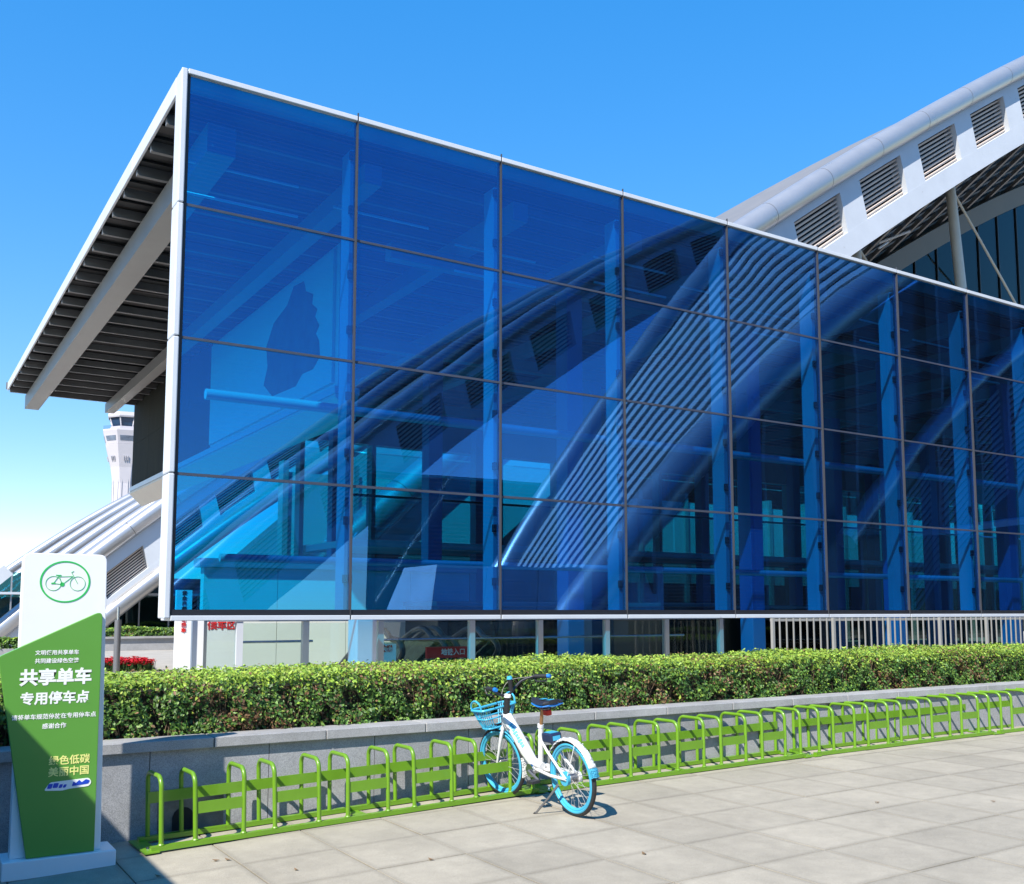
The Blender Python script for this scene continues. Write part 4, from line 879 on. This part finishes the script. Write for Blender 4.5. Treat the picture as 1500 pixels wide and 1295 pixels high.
for q, Y in enumerate((-36, -44)):
    b = MB(); b.tube([(x, Y, azf(x)+0.4+0.3*q) for x in np.linspace(9.5, 70, 50)], 0.5, 16); part('roof_tube', b, TUBE, tn, True)
    cB = [(x-1.0, z+0.6) for x, z in cA]
rt_ = [(22.6, 0.4), (26.3, 4.0), (28.95, 6.25), (32.4, 9.2), (36.4, 13.3), (39.95, 16.5), (42.6, 18.3), (45.4, 20.0), (52, 23.2), (60, 26)]
lt_ = [(28.3, 6.9), (31.3, 10.1), (33.5, 12.9), (34.9, 15.4), (37.0, 18.7), (39.1, 20.9), (41.6, 23.1), (42.8, 24.2), (50, 29), (60, 33)]
def straighten(pts, x0, x1, tail):                  # the leg runs almost straight up from its foot, then eases over
    q = np.polyfit([p[0] for p in pts if p[0] < x1+1], [p[1] for p in pts if p[0] < x1+1], 1)
    return [(x, float(np.polyval(q, x))-0.012*(x-0.5*(x0+x1))**2+0.4) for x in np.linspace(x0, x1, 8)]+tail
lt_ = straighten(lt_, 24.6, 43.0, [(50, 29.2), (60, 33.5)]); rt_ = straighten(rt_, 22.6, 45.5, [(52, 23.4), (60, 26.4)])
A_ = [Vector((p.x, -12, p.y)) for p in spline([(x, z, 0) for x, z in rt_], 8)]; B_ = [Vector((p.x, -20, p.y)) for p in spline([(x, z, 0) for x, z in lt_], 8)]
def resample(Pt, n):
    L = [0]
    for a, c_ in zip(Pt[:-1], Pt[1:]): L.append(L[-1]+(c_-a).length)
    t = np.linspace(0, L[-1], n); return [Vector((float(np.interp(q, L, [p.x for p in Pt])), float(np.interp(q, L, [p.y for p in Pt])), float(np.interp(q, L, [p.z for p in Pt])))) for q in t]
A_ = resample(A_, 40); B_ = resample(B_, 40)
b = MB(); b.tube(A_, 0.95, 20); part('leg_tube', b, TUBE, tn, True); b = MB(); b.tube(B_, 0.72, 20); part('leg_tube', b, TUBE, tn, True)
NS = 15
for k in range(NS):                                   # standing seam bays between the two tubes
    t0, t1 = (k+0.08)/NS, (k+0.60)/NS; b = MB()
    for i in range(39):
        q = [A_[i].lerp(B_[i], t0), A_[i+1].lerp(B_[i+1], t0), A_[i+1].lerp(B_[i+1], t1), A_[i].lerp(B_[i], t1)]
        nn = (q[1]-q[0]).cross(q[3]-q[0]).normalized()*0.12; b.hexa([x_-nn for x_ in q]+[x_+nn for x_ in q])
    part('seam_bay', b, mat('seam_roof', (0.50, 0.49, 0.50), 0.5, 0.1, 0.06, 1), tn)
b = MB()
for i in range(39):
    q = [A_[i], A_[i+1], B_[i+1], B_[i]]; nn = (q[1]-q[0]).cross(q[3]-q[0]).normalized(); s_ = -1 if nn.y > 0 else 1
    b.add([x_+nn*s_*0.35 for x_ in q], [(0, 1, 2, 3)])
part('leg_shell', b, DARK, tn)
for k in range(5):                                    # sloped stone plinth at the foot
    x0 = 17.0+2.3*k; b = MB(); b.hexa([(x0, -11, -0.1), (x0+2.26, -11, -0.1), (x0+2.26, -16, -0.1), (x0, -16, -0.1), (x0+1.6, -13, 3.6), (x0+3.86, -13, 3.6), (x0+3.86, -16, 3.6), (x0+1.6, -16, 3.6)]); part('plinth_stone', b, mat('plinth_grey', (0.60, 0.58, 0.58), 0.6, 0, 0.12, 0.8), tn)
zr = lambda x: float(np.interp(x, [p[0] for p in rt_]+[80, 120], [p[1] for p in rt_]+[31, 34]))
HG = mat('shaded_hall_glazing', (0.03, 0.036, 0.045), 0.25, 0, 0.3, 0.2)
for k in range(22):                                   # tall glazed hall front under the leg, in fins and bays
    xa = 29+3.6*k; xb = xa+3.52
    b = MB(); b.prism([(xa, 0), (xb, 0), (xb, zr(xb)-1.6), (xa, zr(xa)-1.6)], 'y', -13.4, -13.0); part('hall_bay', b, HG, tn)
    b = MB(); b.box(xa-0.12, xa+0.1, -13.0, -12.3, 0, zr(xa)-1.7); part('hall_fin', b, mat('hall_fin_grey', (0.20, 0.20, 0.22), 0.5), tn)
for k in range(16):                                   # second ribbed strip, farther back and higher
    b = MB(); b.tube([(x+14, -12.9+0.0*k, zr(x)-3.4-0.42*k) for x in np.linspace(34, 84, 24)], 0.10, 6); part('hall_rib', b, mat('rib_grey', (0.34, 0.33, 0.35), 0.5), tn)
b = MB(); b.tube([(x+12, -12.2, zr(x)-2.2) for x in np.linspace(30, 90, 30)], 0.55, 14); part('leg_tube', b, TUBE, tn, True)
b = MB(); b.hexa([(47, -9.5, 5.6), (78, -9.5, 9.0), (78, -12, 9.0), (47, -12, 5.6), (47, -9.5, 5.9), (78, -9.5, 9.5), (78, -12, 9.5), (47, -12, 5.9)]); part('porch_roof', b, FASCIA, tn)
b = MB(); b.box(22, 70, -26.5, -26.2, 0, 9); part('glazed_wall', b, DARKGLASS, tn)
b = MB(); b.box(22, 70, -27.5, -27.2, 0, 9); part('inner_wall', b, mat('hall_dark2', (0.05, 0.055, 0.06), 0.7, 0, 0.3, 0.5), tn)

# unseen block added to hold off sun and low sky; its roof edge shades lower left
sbz = 3.0
sb = thing('shade_block', 'unseen low granite block added left of the view shading the paving by the sign', 'building', (-5, -1, -0.08))
ed = lambda y: 1.60-sbz*math.cos(SUN_AZ)/math.tan(SUN_EL)
for i in range(9):
    ya, yb = -10+1.9*i, -10+1.9*(i+1)-0.006; b = MB()
    b.hexa([(ed(ya)-0.06, ya, -0.1), (ed(yb)-0.06, yb, -0.1), (ed(yb)-0.3, yb, -0.1), (ed(ya)-0.3, ya, -0.1), (ed(ya)-0.06, ya, sbz-0.122), (ed(yb)-0.06, yb, sbz-0.122), (ed(yb)-0.3, yb, sbz-0.122), (ed(ya)-0.3, ya, sbz-0.122)]); part('slab', b, GRANITE_W, sb)
b = MB(); b.hexa([(ed(-10), -10, sbz-0.12), (ed(7.2), 7.2, sbz-0.12), (-9, 7.2, sbz-0.12), (-9, -10, sbz-0.12), (ed(-10), -10, sbz), (ed(7.2), 7.2, sbz), (-9, 7.2, sbz), (-9, -10, sbz)]); part('roof', b, GRANITE_C, sb)
b = MB(); b.box(-8.9, ed(6.9)-0.4, 6.9, 7.1, -0.1, sbz-0.122); part('end_wall', b, GRANITE_W, sb)

# ------------------------------------------------------------------ small things beyond the hedge at left
bp = thing('box_planter', 'long grey stone planter box with low green hedge in front of the terminal wing', 'planter', (9, 40, 0.16))
b = MB(); b.box(5.8, 12.5, 40, 41.2, 0.16, 0.62); part('box', b, GRANITE_W, bp); b = MB(); b.box(5.7, 12.6, 39.9, 41.3, 0.621, 0.70); part('rim', b, GRANITE_C, bp)
bh = thing('low_hedge', 'low green hedge growing in the far planter box', 'hedge', (9, 40.6, 0.7)); foliage('foliage', 5.9, 12.4, 40.05, 41.1, 0.68, 0.98, bh, 5000, 6000, leaf=0.09, brown=0.02, wob=0.1, seed=9, young=False)
bp2 = thing('box_planter', 'short grey planter box at the far left behind the sign', 'planter', (2.6, 30, 0.16))
b = MB(); b.box(1.5, 3.9, 33, 34, 0.16, 0.55); part('box', b, GRANITE_W, bp2)
bh2 = thing('low_hedge', 'low green shrub in the short planter left of the sign', 'hedge', (2.7, 33.5, 0.55)); foliage('foliage', 1.6, 3.8, 33.05, 33.9, 0.53, 0.85, bh2, 2500, 2500, leaf=0.08, brown=0.02, seed=12, young=False)
def flowerbed(label, x0, x1, y0, y1, n, seed):
    t = thing('flower_bed', label, 'flower bed', ((x0+x1)/2, (y0+y1)/2, 0.16), 'red flower beds on the plaza'); r = random.Random(seed)
    bl = MB(); lf = MB()
    for i in range(n):
        x = r.uniform(x0, x1); y = r.uniform(y0, y1); z = 0.36+r.uniform(-0.05, 0.08)
        for k in range(5):
            a = 2*math.pi*k/5+r.random(); s_ = 0.06; d = Vector((math.cos(a), math.sin(a), 0.35)); w_ = Vector((-math.sin(a), math.cos(a), 0))*s_*0.5
            bl.add([(x, y, z), Vector((x, y, z))+d*s_*0.6+w_, Vector((x, y, z))+d*s_*1.2, Vector((x, y, z))+d*s_*0.6-w_], [(0, 1, 2, 3)])
        lf.tube([(x, y, 0.16), (x+r.uniform(-.03, .03), y, z)], 0.008, 3)
        lf.add([(x-0.08, y, 0.24), (x, y-0.03, 0.2), (x+0.08, y, 0.26), (x, y+0.03, 0.2)], [(0, 1, 2, 3)])
    part('blossom', bl, mat('red_petal', (0.55, 0.012, 0.02), 0.6, 0, 0.3, 8), t)['kind'] = 'stuff'; part('leaf_mass', lf, mat('flower_leaf', (0.04, 0.10, 0.02), 0.6), t)['kind'] = 'stuff'
flowerbed('bed of red flowers by the grey pole beyond the hedge', 3.9, 5.9, 26.0, 28.2, 900, 3); flowerbed('bed of red flowers at the far left behind the sign', 1.2, 2.9, 22.5, 25.5, 700, 4)
gp_ = thing('grey_pole', 'slim grey steel pole standing among the red flowers', 'pole', (4.75, 25.0, 0.16))
b = MB(); b.tube([(4.75, 25.0, 0.16), (4.75, 25.0, 1.45)], 0.075, 14); part('shaft', b, GREYM, gp_, True); b = MB(); b.tube([(4.75, 25.0, 0.16), (4.75, 25.0, 0.22)], 0.14, 14); part('base_plate', b, GREYM, gp_, True); b = MB(); b.tube([(4.75, 25.0, 1.45), (4.75, 25.0, 1.75)], 0.03, 10); part('tip', b, CHROME, gp_, True)
# dry leaves on the paving
LEAF = ['dry leaf at the shade edge right of the sign foot', 'dry leaf in the shade nearest the sign foot', 'dry leaf on paving below the third rack hoop', 'dry leaf on paving between sign and bicycle', 'dry leaf on open paving in front of the bicycle', 'dry leaf on paving nearest the lower left shade', 'dry leaf on paving right of the bicycle', 'dry leaf farthest right on the paving']
for i, (x, y) in enumerate(((1.95, 6.75), (1.55, 6.6), (2.02, 6.72), (3.1, 5.9), (4.3, 5.2), (2.3, 6.2), (6.9, 5.4), (7.7, 4.9))):
    b = MB(); a = random.uniform(0, 3); s_ = random.uniform(0.02, 0.035); ca, sa = math.cos(a)*s_, math.sin(a)*s_; z = ground_z(x)+0.004
    b.add([(x-ca, y-sa, z+0.006), (x+sa*0.5, y-ca*0.5, z), (x+ca, y+sa, z+0.01), (x-sa*0.5, y+ca*0.5, z+0.002)], [(0, 1, 2), (0, 2, 3)])
    tag(part('fallen_leaf', b, mat('dry_leaf', (0.16, 0.10, 0.05), 0.8)), LEAF[i], 'leaf', 'dry leaves on the paving')
